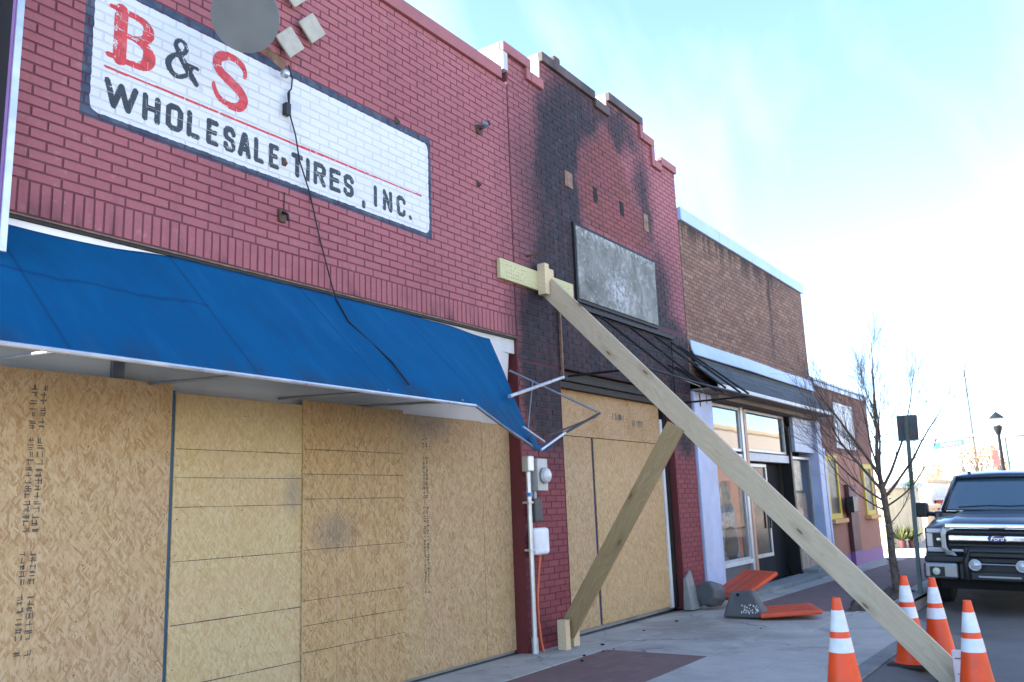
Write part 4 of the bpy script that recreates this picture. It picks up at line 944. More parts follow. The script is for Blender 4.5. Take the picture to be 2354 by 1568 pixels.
# ------------------------------------------------------------------ burnt awning frame
bf = thing('burnt_awning_frame', 'blackened bare awning frame over the burnt shop doorway', 'awning frame', (9.9, -.02, 3.7))
def bfl(o): local(o, bf); o.location = (-9.9, .02, -3.7); return o
for i, x in enumerate((8.45, 9.25, 10.05, 10.80, 11.35, 11.60)):
    t_ = MB(); t_.tube([(x, -.05, 3.70 - .015 * i), (x - .02 + .06 * (i == 5), -1.0, 2.82 + .015 * (i % 2))], .0145); bfl(t_.build('rafter', 'burnt_metal', None, smooth=True))
for x in (11.18, 11.42):
    t_ = MB(); t_.tube([(x, -.05, 3.30), (x + .02, -.72, 2.86)], .0125); bfl(t_.build('rafter', 'burnt_metal', None, smooth=True))
t_ = MB(); t_.tube([(8.42, -1.0, 2.84), (10.0, -1.02, 2.80), (11.66, -1.0, 2.80)], .0145); bfl(t_.build('front_bar', 'burnt_metal', None, smooth=True))
t_ = MB(); t_.tube([(8.42, -.5, 3.27), (11.6, -.5, 3.25)], .010); bfl(t_.build('middle_bar', 'burnt_metal', None, smooth=True))
t_ = MB(); t_.tube([(11.60, -.03, 2.80), (11.64, -1.0, 2.80)], .0145); bfl(t_.build('tie_bar', 'burnt_metal', None, smooth=True))
t_ = MB(); t_.tube([(8.45, -.03, 2.86), (8.44, -1.0, 2.84)], .0145); bfl(t_.build('tie_bar', 'burnt_metal', None, smooth=True))
t_ = MB(); t_.tube([(9.7, -.72, 2.93), (11.4, -.4, 2.98), (12.3, -.1, 2.98)], .007); bfl(t_.build('hanging_wire', 'steel_dull', None, smooth=True))
t_ = MB(); t_.tube([(11.38, -.03, 3.72), (11.39, -.03, 2.72)], .012); bfl(t_.build('upright', 'burnt_metal', None, smooth=True))
# ------------------------------------------------------------------ timber shore
sh = thing('timber_shore', 'raking timber shore propping the wall from the kerb', 'timber prop', (7.96, -1.8, 0))
def lumber(name, a, b, w, th, m, side=(1, 0, 0), bev=.004, enda=0.0):
    """board from a to b; wide face w lies in the plane normal to `side`, thickness th"""
    a, b = Vector(a), Vector(b); d = (b - a); L = d.length; d.normalize(); s_ = Vector(side); s_ = (s_ - d * s_.dot(d)).normalized(); wv = d.cross(s_)
    q = MB(); q.box(0, L, -w / 2, w / 2, -th / 2, th / 2); o = q.build(name, m, None, bevel=bev)
    Mw = Matrix((d, wv, s_)).transposed().to_4x4(); Mw.translation = a
    o.parent = sh; o.matrix_parent_inverse = Matrix.Identity(4); o.matrix_local = Matrix.Translation(-Vector((7.96, -1.8, 0))) @ Mw; return o
lumber('ledger', (7.145, -.025, 3.862), (8.64, -.025, 3.862), .215, .042, 'lumber_ledger', (0, 1, 0))
lumber('cleat', (7.905, -.095, 3.70), (7.905, -.095, 4.05), .10, .085, 'lumber_cleat', (1, 0, 0))
lumber('cleat', (8.085, -.070, 3.80), (8.085, -.070, 4.03), .04, .10, 'lumber_cleat', (1, 0, 0))
lumber('raker', (7.985, -.085, 3.815), (7.985, -3.80, -.135), .215, .042, 'lumber_pale')
lumber('raker', (8.030, -.11, 3.79), (8.030, -3.80, -.133), .19, .040, 'lumber_pale')
lumber('brace', (7.93, -.16, .14), (7.935, -1.52, 2.14), .19, .040, 'lumber_brace', (1, 0, 0))
lumber('foot_block', (7.80, -.21, .0), (7.80, -.21, .29), .10, .085, 'lumber_cleat', (1, 0, 0))
lumber('foot_block', (8.05, -.16, .0), (8.05, -.16, .22), .10, .12, 'lumber_cleat', (1, 0, 0))
q = MB()
for i in range(9):
    for k in range(4):
        if random.random() < .8: q.box(7.26 + i * .042, 7.268 + i * .042, -.0485, -.0464, 3.79 + k * .04, 3.797 + k * .04)
for i in range(4): q.box(8.35 + i * .055, 8.358 + i * .055, -.0485, -.0464, 3.80 + (i % 2) * .09, 3.808 + (i % 2) * .09)
o = local(q.build('nail_dots', 'print_black', None), sh); o.location = (-7.96, 1.8, 0); o['kind'] = 'stuff'
stk = thing('stake_board', 'pale pink board end standing at the foot of the raking timber behind the right cone', 'board', (7.90, -3.79, -.12))
q = MB(); q.box(-.02, .02, -.055, .055, 0, .30); local(q.build('board', 'pink_stake', None, bevel=.004), stk)
q = MB(); q.box(-.024, -.0205, -.045, .035, .235, .245); q.box(-.024, -.0205, -.03, .03, .12, .126); c_ = local(q.build('crack', 'print_grey', None), stk); c_.rotation_euler = (0.0, 0, 0)
# ------------------------------------------------------------------ things on the pier
cd = thing('conduit_pipe', 'galvanised conduit running down the red pier to the pavement', 'pipe', (7.50, -.055, 0))
q = MB(); q.tube([(0, 0, 1.78), (0, 0, .14)], .026, 12); local(q.build('pipe', 'galvanised', None, smooth=True), cd)
q = MB(); q.tube([(0, 0, .15), (0, 0, .0)], .036, 12); local(q.build('foot', 'galvanised', None, smooth=True), cd)
q = MB(); q.box(-.05, .055, -.045, .045, 1.77, 1.93); local(q.build('weather_cap', 'galvanised', None, bevel=.012), cd)
for z in (.98, 1.45): q = MB(); q.box(-.05, .04, -.03, .05, z, z + .022); local(q.build('strap', 'galvanised', None, bevel=.003), cd)
q = MB(); q.box(-.0275, .0275, -.0275, .01, 1.52, 1.56); local(q.build('tape', 'blue_sign', None), cd)
mt = thing('electric_meter', 'grey electric meter box with round dial beside the conduit', 'meter', (7.68, -.01, 1.74))
q = MB(); q.box(-.095, .095, -.11, 0, -.165, .165); local(q.build('enclosure', 'grey_box', None, bevel=.008), mt)
q = MB(); q.lathe([(.078, 0), (.078, -.02), (.07, -.05), (.05, -.065), (.001, -.07)], (.015, -.111, -.01), 'Y', 24); local(q.build('dial_cover', 'glass_dome', None, smooth=True), mt)
q = MB(); q.lathe([(.084, 0), (.084, -.014), (.079, -.014), (.079, 0)], (.015, -.111, -.01), 'Y', 24); local(q.build('ring', 'steel_dull', None, smooth=True), mt)
jb = thing('junction_box', 'dark grey junction box between the meter and the white box', 'junction box', (7.62, -.01, 1.42))
q = MB(); q.box(-.08, .06, -.09, 0, -.15, .08); local(q.build('body', 'dark_box', None, bevel=.01), jb)
q = MB(); q.tube([(-.01, -.045, .08), (-.01, -.045, .16)], .018, 8); local(q.build('nipple', 'grey_box', None, smooth=True), jb)
wb = thing('cable_box', 'white rounded plastic utility box above the orange hose', 'utility box', (7.66, -.01, 1.07))
q = MB(); q.box(-.13, .13, -.095, 0, -.135, .135); local(q.build('cover', 'white_box', None, bevel=.035, seg=4), wb)
q = MB(); q.tube([(7.655, -.06, .935), (7.62, -.06, .78), (7.585, -.055, .55), (7.585, -.055, .3), (7.61, -.06, .1), (7.635, -.065, 0.0)], .012, 8)
tag(q.build('orange_hose', 'orange_hose', None, smooth=True), 'thin orange hose hanging from the white utility box to the pavement', 'hose')
# ------------------------------------------------------------------ dish, lamps, cable, wall irons
ds = thing('satellite_dish', 'round grey satellite dish overlapping the top of the painted wall sign', 'satellite dish', (3.40, -.66, 4.675))
DR = Vector((.60, .60, .53)).to_track_quat('Y', 'Z').to_euler()
q = MB(); pr_ = [(.001, .035), (.07, .032), (.14, .018), (.19, -.006), (.205, -.02), (.214, -.02), (.214, -.008), (.195, .01), (.14, .035), (.001, .055)]
q.lathe(pr_, (0, 0, 0), 'Y', 40); o = local(q.build('reflector', 'dish_grey', None, smooth=True), ds); o.rotation_euler = DR; o.scale = (1, 1, 1.04)
q = MB(); q.lathe([(.206, -.024), (.219, -.024), (.221, -.005), (.210, .0)], (0, 0, 0), 'Y', 40); o = local(q.build('rim', 'dish_rim', None, smooth=True), ds); o.rotation_euler = DR; o.scale = (1, 1, 1.04)
q = MB(); q.tube([(.02, .03, .05), (.26, .33, .25), (.52, .655, .50)], .018, 8); local(q.build('arm', 'galvanised', None, smooth=True), ds)
q = MB(); q.box(.46, .58, .645, .658, .42, .58); local(q.build('wall_plate', 'galvanised', None), ds)
lamps = [((4.525, -.07, 5.335), 'beige floodlight head nearest the parapet above the painted sign'), ((4.295, -.07, 5.105), 'beige floodlight head just above the sign border beside the dish'), ((4.335, -.07, 5.565), 'beige floodlight head at the top edge of the photo')]
fl = None
for loc, lab in lamps:
    if fl is None:
        fl = thing('floodlight', lab, 'floodlight', loc, 'floodlights on the tyre shop wall')
        q = MB(); q.box(-.098, .098, -.012, .012, -.095, .095); h_ = local(q.build('head', 'beige_lamp', None, bevel=.01), fl); h_.rotation_euler = (math.radians(4), math.radians(44), math.radians(-4))
        q = MB(); q.tube([(0, .012, 0), (.0, .06, 0)], .014, 8); local(q.build('stem', 'galvanised', None, smooth=True), fl)
        q = MB(); q.lathe([(.04, 0), (.04, -.02), (.02, -.03)], (0, .068, 0), 'Y', 16); local(q.build('wall_rose', 'galvanised', None, smooth=True), fl)
    else:
        c_ = copy_tree(fl); c_.location = loc; c_['label'] = lab
br = thing('lamp_bracket', 'rusty iron bracket with grey joint under the floodlights at the sign border', 'bracket', (4.22, -.05, 4.86))
q = MB(); q.add([(-.33, .03, .14), (-.30, -.02, .16), (.0, -.06, .03), (.02, -.02, -.03)], [(0, 1, 2, 3)]); o = local(q.build('plate', 'rust_lip', None), br); o.modifiers.new('t', 'SOLIDIFY').thickness = .01
q = MB(); q.lathe([(.02, -.03), (.035, -.015), (.035, .02), (.02, .03)], (.02, -.03, -.05), 'X', 12); local(q.build('joint', 'galvanised', None, smooth=True), br)
cab = [(4.30, -.05, 4.92), (4.36, -.03, 4.83), (4.35, -.03, 4.74), (4.315, -.03, 4.69), (4.325, -.03, 4.60), (4.345, -.03, 4.50), (4.40, -.03, 4.36), (4.44, -.03, 4.17), (4.55, -.03, 3.93), (4.665, -.03, 3.56), (4.78, -.04, 3.22), (4.80, -.07, 3.10), (4.70, -.31, 2.86), (4.77, -.47, 2.69), (4.79, -.67, 2.51), (4.72, -.89, 2.31)]
q = MB(); q.tube(cab, .0065, 6); tag(q.build('black_cable', 'black_cable', None, smooth=True), 'loose black cable hanging from the floodlights across the sign onto the blue awning', 'cable')
q = MB(); q.box(4.285, 4.335, -.05, -.004, 4.50, 4.60); q.tube([(4.33, -.03, 4.60), (4.33, -.03, 4.72)], .008, 6); tag(q.build('cable_clip', 'black_plastic', None, bevel=.004), 'small black cable box on the white painted sign', 'cable box')
def wall_iron(loc, lab, k):
    t = thing('wall_bracket', lab, 'bracket', loc, 'old iron fittings on the brick wall')
    if k == 0:
        q = MB(); q.lathe([(.055, 0), (.055, -.015), (.03, -.02)], (0, 0, 0), 'Y', 14); local(q.build('rose', 'rust_iron', None, smooth=True), t)
        q = MB(); q.tube([(0, -.02, 0), (.0, -.09, .01), (.03, -.12, .04), (.05, -.10, .08)], .016, 8); local(q.build('hook', 'rust_iron', None, smooth=True), t)
        q = MB(); q.lathe([(.02, -.02), (.045, 0), (.04, .03), (.02, .04)], (-.03, -.10, .0), 'Z', 12); local(q.build('socket', 'steel_dull', None, smooth=True), t)
    elif k == 1:
        q = MB(); q.add([(-.02, 0, .04), (.02, 0, .04), (.02, 0, -.03), (-.02, 0, -.03), (0, -.05, -.025)], [(0, 1, 2, 3), (0, 1, 4), (1, 2, 4), (2, 3, 4), (3, 0, 4)]); local(q.build('stub', 'rust_iron', None), t)
    elif k == 2:
        q = MB(); q.box(-.035, .035, -.02, 0, -.05, .05); local(q.build('plate', 'rust_iron', None, bevel=.005), t)
        q = MB(); q.tube([(0, -.01, .03), (0, -.07, .0), (0, -.08, -.05)], .012, 8); local(q.build('hook', 'black_cable', None, smooth=True), t)
        q = MB(); q.tube([(.02, -.005, .05), (.025, -.005, .20)], .004, 6); local(q.build('wire', 'black_cable', None, smooth=True), t)
    else:
        q = MB(); q.tube([(0, 0, 0), (.05, -.10, .01), (.10, -.26, .03)], [.016, .012, .008], 8); local(q.build('rod', 'rust_iron', None, smooth=True), t)
    return t
wall_iron((6.90, -.002, 5.31), 'rusty round iron fitting with hook right of the painted sign', 0)
wall_iron((6.86, -.002, 4.70), 'tiny iron stub in the brick wall below the round fitting', 1)
wall_iron((4.29, -.002, 3.67), 'black iron hook plate below the painted sign', 2)
wall_iron((5.62, -.002, 4.94), 'thin iron spike on the upper sign border', 1)
wall_iron((4.305, -.002, 4.115), 'small black bolt after the painted word wholesale', 1)
wall_iron((7.72, -.002, 4.12), 'rusty iron rod sticking out above the timber ledger', 3)
bs_ = thing('blade_sign', 'black and purple projecting sign with pale metal edge at the left edge of the photo', 'sign', (2.09, -.42, 2.80))
q = MB(); q.box(-.016, .016, .031, .40, .04, 3.4); local(q.build('face', 'dark_inside', None), bs_)
q = MB(); q.box(-.019, .019, .0, .030, .03, 3.4); local(q.build('border', 'purple_paint', None), bs_)
q = MB(); q.box(-.015, .021, -.02, -.001, .0, 3.4); local(q.build('edge', 'galvanised', None, bevel=.004), bs_)
q = MB(); q.tube([(0, .30, 2.6), (0, .415, 2.6)], .02, 8); q.tube([(0, .30, .9), (0, .415, .9)], .02, 8); local(q.build('arm', 'galvanised', None), bs_)
# ------------------------------------------------------------------ cones
def make_cone(lab, loc, rz, tilt=(0, 0)):
    t = thing('traffic_cone', lab, 'traffic cone', loc, 'orange traffic cones round the timber foot', rot=(tilt[0], tilt[1], rz))
    H = .74; r0, r1 = .135, .026
    R = lambda z: r0 + (r1 - r0) * (z - .035) / (H - .035)
    q = MB(); q.lathe([(R(.035) + .012, .03), (R(.06), .06), (R(.3), .3), (R(H), H), (R(H) - .006, H), (R(.3) - .01, .3)], n=28); local(q.build('body', 'cone_orange', None, smooth=True), t)
    for a, b in ((.66, .525), (.485, .395)):
        q = MB(); q.lathe([(R(b) + .002, b), (R(a) + .002, a), (R(a) - .004, a), (R(b) - .004, b)], n=28); local(q.build('reflective_collar', 'cone_white', None, smooth=True), t)
    q = MB(); q.box(-.17, .17, -.17, .17, 0.0, .034); local(q.build('base', 'rubber_base', None, bevel=.012, seg=3), t)
    q = MB(); q.lathe([(.158, .0345), (.15, .045), (.14, .05)], n=28); local(q.build('flange', 'cone_orange', None, smooth=True), t)
    return t
cn = make_cone('orange traffic cone standing alone left of the raking timber on the pavement', (6.20, -3.34, .0), .2)
for lab, x, y, rz, tl_ in (('orange traffic cone half hidden behind the lower end of the raking timber', 8.27, -3.37, -.1, (0.0, .0)), ('orange traffic cone in front of the truck bumper between two other cones', 8.63, -3.53, .5, (.0, .0)), ('rightmost orange traffic cone next to the pale stake board', 7.12, -4.0, .1, (0, 0))):
    c_ = copy_tree(cn); c_.location = (x, y, zs(x, y) + .001); c_.rotation_euler = (tl_[0], tl_[1], rz); c_['label'] = lab
# ------------------------------------------------------------------ fallen barricade boards
def barricade(lab, loc, rz, lean, wedge, kind):
    t = thing('barricade', lab, 'barricade', loc, 'fallen orange barricades', rz=rz)
    q = MB(); q.box(0, .72, -.36, .36, .0, .055); p = local(q.build('panel', 'barricade_orange', None, bevel=.018, seg=3), t)
    p.rotation_euler = lean; p.location = wedge
    for yy in (-.18, 0.0, .18):
        q = MB(); q.box(.08, .64, yy - .045, yy + .045, .0555, .062); s_ = local(q.build('rib', 'barricade_orange', None, bevel=.003), p)
    return t
ba = barricade('orange plastic barricade board lying flat in front of the white pillar', (10.72, -1.06, .012), -1.12, (0, math.radians(-3), 0), (.12, .10, 0), 0)
q = MB(); q.add([(-.08, -.27, 0), (-.08, .27, 0), (-.06, .16, .30), (-.06, -.12, .33), (.10, -.30, 0), (.10, .30, 0), (.02, .17, .30), (.02, -.13, .33)], [(0, 1, 2, 3), (4, 7, 6, 5), (0, 4, 5, 1), (1, 5, 6, 2), (2, 6, 7, 3), (3, 7, 4, 0)])
ft = local(q.build('foot', 'barricade_grey', None, bevel=.03, seg=3), ba); ft.location = (-.02, 0, -.012); ft.rotation_euler = (0, 0, 1.15 - .05 )
q = MB()
for i in range(46):
    a, b = random.uniform(-.20, .02), random.uniform(.05, .15); w_ = random.uniform(.006, .014)
    q.quad((-.086, a, b), (-.086, a + w_, b), (-.084, a + w_, b + w_ * 1.3), (-.084, a, b + w_ * 1.3))
pr2 = local(q.build('worn_print', 'print_white', None), ft); pr2['kind'] = 'stuff'
q = MB(); q.lathe([(.02, 0), (.02, -.01), (.015, -.012)], (-.062, .06, .27), 'X', 12); local(q.build('hole', 'dark_inside', None), ft)
bb = barricade('orange plastic barricade board propped up against the step by the white pillar', (11.75, -.42, .02), -.62, (0, math.radians(-26), 0), (-.05, .0, .06), 1)
q = MB(); q.lathe([(.13, -.14), (.16, -.13), (.175, .0), (.16, .13), (.13, .14)], (-.25, .10, .12), 'X', 9); o = local(q.build('foot', 'barricade_grey', None, bevel=.01), bb); o.rotation_euler = (0, .15, .35)
# ------------------------------------------------------------------ charred bits on the pavement
dm = None
for i, (x, y, s_) in enumerate([(8.2, -.42, .03), (7.55, -.58, .026), (7.85, -.62, .022), (10.2, -.35, .035), (8.0, -.66, .018), (7.3, -.70, .03), (9.3, -.35, .02), (9.9, -1.5, .02)]):
    if dm is None:
        bm = bmesh.new(); bmesh.ops.create_icosphere(bm, subdivisions=2, radius=1)
        for v in bm.verts: v.co *= random.uniform(.7, 1.25); v.co.z *= .55
        dm = bpy.data.meshes.new('charcoal_lump'); bm.to_mesh(dm); bm.free(); dm.materials.append(MATS['burnt_debris'])
    o = bpy.data.objects.new('charcoal_lump', dm); COL.objects.link(o); o.location = (x, y, zp(x) + s_ * .2); s_ *= .6; o.scale = (s_ * random.uniform(.8, 1.4), s_, s_ * random.uniform(.7, 1.1)); o.rotation_euler = (0, 0, random.uniform(0, 6))
    tag(o, 'small lump of charred debris on the pavement before the burnt shop', 'debris', 'charred debris on the pavement')
# ------------------------------------------------------------------ pickup truck (local: +X to the rear, +Y to the image left / kerb side)
TX, TY = 14.0, -3.48
tr = thing('pickup_truck', 'dark blue pickup truck with chrome grille and black bull bar parked facing the cones', 'truck', (TX, TY, zs(TX, TY) + .055), rot=(math.radians(2.0), 0, 0))
def tp(b, name, m, par=None, **k): return local(b.build(name, m, None, **k), par or tr)
def mir(half): return [(x, y, z) for x, y, z in half] + [(x, -y, z) for x, y, z in half[::-1][1:]]
secs = []
for x, zc, zm, ze, hw in ((.10, 1.175, 1.165, 1.10, .90), (.16, 1.215, 1.205, 1.13, .945), (.45, 1.28, 1.265, 1.18, .985), (.9, 1.335, 1.315, 1.225, 1.0), (1.42, 1.375, 1.345, 1.25, 1.005)):
    secs.append([(x, y, z) for y, z in ((-hw, ze - .16), (-hw + .01, ze - .06), (-hw + .07, ze), (-.62, zm - .012), (-.55, zm + .018), (0, zc), (.55, zm + .018), (.62, zm - .012), (hw - .07, ze), (hw - .01, ze - .06), (hw, ze - .16))])
b_ = MB(); b_.loft(secs); tp(b_, 'bonnet', 'truck_paint', smooth=True)
secs = []
for x, hw, zt in ((.14, .93, .98), (.45, .985, 1.03), (.9, 1.0, 1.07), (1.42, 1.005, 1.10), (3.9, 1.005, 1.12), (5.7, 1.0, 1.12)):
    secs.append([(x, s_ * hw, z) for s_, z in ((-1, .52), (-1.01, .78), (-1, zt), (1, zt), (1.01, .78), (1, .52))])
b_ = MB(); b_.loft(secs, close=True, caps=True); tp(b_, 'body', 'truck_paint', smooth=True)
b_ = MB(); b_.box(1.42, 3.95, -1.0, 1.0, 1.10, 1.34); b_.box(3.98, 5.7, -.99, .99, 1.10, 1.36); tp(b_, 'upper_body', 'truck_paint', bevel=.03)
# cab glass house
base_z, top_z = 1.375, 1.86
WB = [(1.36, -.84), (1.24, 0), (1.36, .84)]
def wsec(x, z, hw, bow): return [(x - bow * (1 - (y / hw) ** 2), y, z) for y in [hw * k / 5 for k in range(-5, 6)]]
b_ = MB(); b_.loft([wsec(1.42, base_z - .01, .83, .10), wsec(1.72, 1.62, .775, .09), wsec(2.06, top_z, .70, .07)]); tp(b_, 'windscreen', 'windscreen', smooth=True)
b_ = MB()
secs = []
for x, z, hw in ((1.99, 1.862, .72), (2.12, 1.90, .735), (2.6, 1.945, .74), (3.4, 1.945, .74), (3.95, 1.91, .73)):
    secs.append([(x - .06 * (1 - (y / hw) ** 2) * (x < 2.2), y, z + .035 * (1 - (y / hw) ** 2)) for y in [hw * k / 6 for k in range(-6, 7)]])
b_.loft(secs); o = tp(b_, 'roof', 'truck_paint', smooth=True); o.modifiers.new('t', 'SOLIDIFY').thickness = .04
for s_ in (1, -1):
    b_ = MB(); b_.loft([[(1.36, s_ * .835, base_z - .02), (1.44, s_ * .90, base_z - .02), (1.50, s_ * .88, base_z - .02)], [(1.99, s_ * .715, 1.87), (2.06, s_ * .77, 1.875), (2.12, s_ * .745, 1.875)]]); o = tp(b_, 'windscreen_pillar', 'truck_paint', smooth=True); o.modifiers.new('t', 'SOLIDIFY').thickness = .03
    b_ = MB(); b_.quad((1.50, s_ * .93, 1.34), (3.9, s_ * .93, 1.34), (3.9, s_ * .76, 1.90), (2.1, s_ * .76, 1.90)); tp(b_, 'side_window', 'dark_glass')
    # mirror
    b_ = MB(); b_.box(1.50, 1.68, s_ * 1.20 - .095, s_ * 1.20 + .095, 1.24, 1.47); mi = tp(b_, 'mirror', 'black_plastic', bevel=.03, seg=3)
    b_ = MB(); b_.tube([(1.60, s_ * .98, 1.28), (1.59, s_ * 1.13, 1.30)], .035, 8); tp(b_, 'mirror_arm', 'black_plastic', mi, smooth=True)
    # headlight: C shaped lens in a dark housing
    y0, y1 = s_ * .66, s_ * .935
    hl = MB(); hl.box(.085, .22, min(y0, y1), max(y0, y1), .78, 1.14); h_ = tp(hl, 'headlight', 'black_plastic', bevel=.02)
    ya, yb = s_ * .69, s_ * .915
    l_ = MB(); lo, hi = min(ya, yb), max(ya, yb); out = s_ * .83
    l_.box(.072, .10, lo, hi, 1.06, 1.125); l_.box(.072, .10, lo, hi, .795, .86); l_.box(.070, .10, min(out, yb), max(out, yb), .862, 1.058); tp(l_, 'lens', 'lamp_lens', h_, bevel=.012)
    b_ = MB(); b_.lathe([(.045, .02), (.05, 0), (.04, -.012), (.001, -.014)], (.075, s_ * .755, .955), 'X', 16); tp(b_, 'projector', 'dark_glass', h_, smooth=True)
    # bumper corner, fog lamp
    b_ = MB(); lo, hi = min(s_ * .52, s_ * .97), max(s_ * .52, s_ * .97); b_.box(-.03, .20, lo, hi, .43, .655); bc = tp(b_, 'bumper_corner', 'chrome_satin', bevel=.035, seg=3)
    b_ = MB(); b_.box(-.036, .02, s_ * .79 - .10, s_ * .79 + .10, .465, .60); tp(b_, 'fog_recess', 'black_plastic', bc, bevel=.012)
    b_ = MB(); b_.lathe([(.05, 0), (.05, -.015), (.03, -.024), (.001, -.026)], (-.037, s_ * .80, .535), 'X', 16); tp(b_, 'fog_lamp', 'fog_lamp', bc, smooth=True)
    b_ = MB(); yo, yi = s_ * .70, s_ * .60
    ring = [(-.005, s_ * .56, 1.175), (-.005, s_ * .69, 1.145), (-.01, s_ * .715, 1.06), (-.01, s_ * .715, .86), (-.005, s_ * .66, .765), (-.005, s_ * .52, .745), (-.005, s_ * .55, .80), (-.01, s_ * .625, .83), (-.01, s_ * .645, .89), (-.01, s_ * .645, 1.04), (-.005, s_ * .62, 1.09), (-.005, s_ * .53, 1.115)]
    k_ = len(ring); b_.add(ring + [(x + .08, y, z) for x, y, z in ring], [(i, (i + 1) % k_, (i + 1) % k_ + k_, i + k_) for i in range(k_)] + [(i, i + 1, k_ - 2 - i, k_ - 1 - i) for i in range(k_ // 2 - 1)]); tp(b_, 'grille_side', 'chrome_satin', bevel=.008)
    for ax_ in (1.02, 4.55):
        wh = tp(MB().lathe([(.20, -.11), (.33, -.125), (.395, -.10), (.41, -.03), (.41, .03), (.395, .10), (.33, .125), (.20, .11)], (ax_, s_ * .86, .41), 'Y', 32), 'wheel', 'tyre_rubber', smooth=True)
        tp(MB().lathe([(.21, -.05), (.20, .02 + .03), (.06, .07), (.001, .07)] if s_ > 0 else [(.21, .05), (.20, -.05), (.06, -.07), (.001, -.07)], (ax_, s_ * .90, .41), 'Y', 20), 'rim', 'chrome_satin', wh, smooth=True)
        ar = MB(); pts = [(ax_ + .47 * math.cos(a), s_ * 1.012, .41 + .47 * math.sin(a)) for a in [math.pi * k / 14 for k in range(15)]]; ar.tube(pts, .03, 8); tp(ar, 'wheel_arch', 'black_plastic', smooth=True)
        b2_ = MB(); b2_.lathe([(.44, 0), (.44, -.012 * s_), (.001, -.012 * s_)], (ax_, s_ * 1.018, .41), 'Y', 28)
b_ = MB(); b_.box(.05, .16, -.64, .64, .72, 1.18); tp(b_, 'grille_back', 'dark_inside')
b_ = MB(); b_.box(-.02, .10, -.66, .66, 1.13, 1.20); tp(b_, 'grille_top_bar', 'chrome', bevel=.022, seg=3)
b_ = MB(); b_.box(-.01, .09, -.62, .62, .955, 1.035); tp(b_, 'grille_bar', 'chrome', bevel=.018, seg=3)
b_ = MB(); b_.box(.0, .09, -.60, .60, .80, .85); tp(b_, 'grille_bar', 'chrome_satin', bevel=.015)
for z in (1.085, .90): b_ = MB(); b_.box(.035, .06, -.62, .62, z - .012, z + .012); tp(b_, 'grille_slat', 'black_plastic')
b_ = MB(); b_.lathe([(.001, -.035), (.105, -.033), (.118, -.02), (.12, 0)], (0, 0, 0), 'X', 36); bad = tp(b_, 'badge', 'chrome', smooth=True); bad.location = (-.012, 0, 1.0); bad.scale = (1, 1.0, .42)
b_ = MB(); b_.lathe([(.001, -.038), (.107, -.036), (.109, -.030)], (0, 0, 0), 'X', 36); tp(b_, 'badge_field', 'badge_blue', bad, smooth=True)
fc = bpy.data.curves.new('badge_text', 'FONT'); fc.body = 'Ford'; fc.size = .088; fc.shear = .35; fc.align_x = 'CENTER'; fc.align_y = 'CENTER'; fc.extrude = .0015
to = bpy.data.objects.new('t', fc); COL.objects.link(to); bpy.context.view_layer.update()
tm = bpy.data.meshes.new_from_object(to.evaluated_get(bpy.context.evaluated_depsgraph_get())); bpy.data.objects.remove(to); tm.materials.append(MATS['chrome'])
to = bpy.data.objects.new('badge_text', tm); COL.objects.link(to); local(to, bad); to.matrix_local = Matrix(((0, 0, -1, -.0395), (-1, 0, 0, 0), (0, 2.2, 0, 0), (0, 0, 0, 1)))
b_ = MB(); b_.box(-.005, .16, -.95, .95, .655, .745); tp(b_, 'bumper_top', 'black_plastic', bevel=.02)
b_ = MB(); b_.box(.02, .20, -.52, .52, .42, .655); tp(b_, 'bumper_centre', 'black_plastic', bevel=.02)
# bull bar
bbx = MB(); bbx.tube([(-.10, .40, .45), (-.14, .40, .70), (-.10, .34, .84), (-.10, -.34, .84), (-.14, -.40, .70), (-.10, -.40, .45)], .045, 10); bu = tp(bbx, 'bull_bar', 'black_plastic', smooth=True)
b_ = MB(); b_.box(-.125, -.085, -.42, .42, .745, .875); tp(b_, 'upper_band', 'black_plastic', bu, bevel=.018)
b_ = MB(); b_.box(-.14, -.10, -.36, .36, .435, .555); tp(b_, 'skid_plate', 'black_plastic', bu, bevel=.02)
b_ = MB(); b_.box(-.16, -.142, -.26, .26, .475, .505); tp(b_, 'chrome_strip', 'chrome_satin', bu, bevel=.006)
b_ = MB(); b_.tube([(-.13, .24, .655), (-.13, -.24, .655)], .014, 8); tp(b_, 'cross_tube', 'chrome_satin', bu, smooth=True)
for s_ in (1, -1):
    b_ = MB(); b_.lathe([(.075, .06), (.082, .0), (.078, -.012), (.068, -.014), (.06, -.006), (.03, -.016), (.001, -.018)], (-.17, s_ * .285, .645), 'X', 24); dl = tp(b_, 'driving_lamp', 'lamp_lens', bu, smooth=True)
b_ = MB(); b_.tube([(1.28, .62, 1.405), (1.34, .2, 1.43), (1.27, -.1, 1.42)], .011, 6); tp(b_, 'wiper', 'black_plastic', smooth=True)
b_ = MB(); b_.tube([(1.28, -.02, 1.42), (1.35, -.4, 1.435), (1.30, -.72, 1.405)], .011, 6); tp(b_, 'wiper', 'black_plastic', smooth=True)
b_ = MB(); b_.box(1.26, 1.46, -.82, .82, 1.355, 1.372); tp(b_, 'cowl', 'black_plastic', bevel=.005)
b_ = MB(); b_.box(2.15, 2.25, .52, .56, 1.93, 1.965); tp(b_, 'roof_clip', 'black_plastic', bevel=.005)
b_ = MB(); b_.box(.25, 5.5, -.8, .8, .28, .52); tp(b_, 'underbody', 'dark_inside')
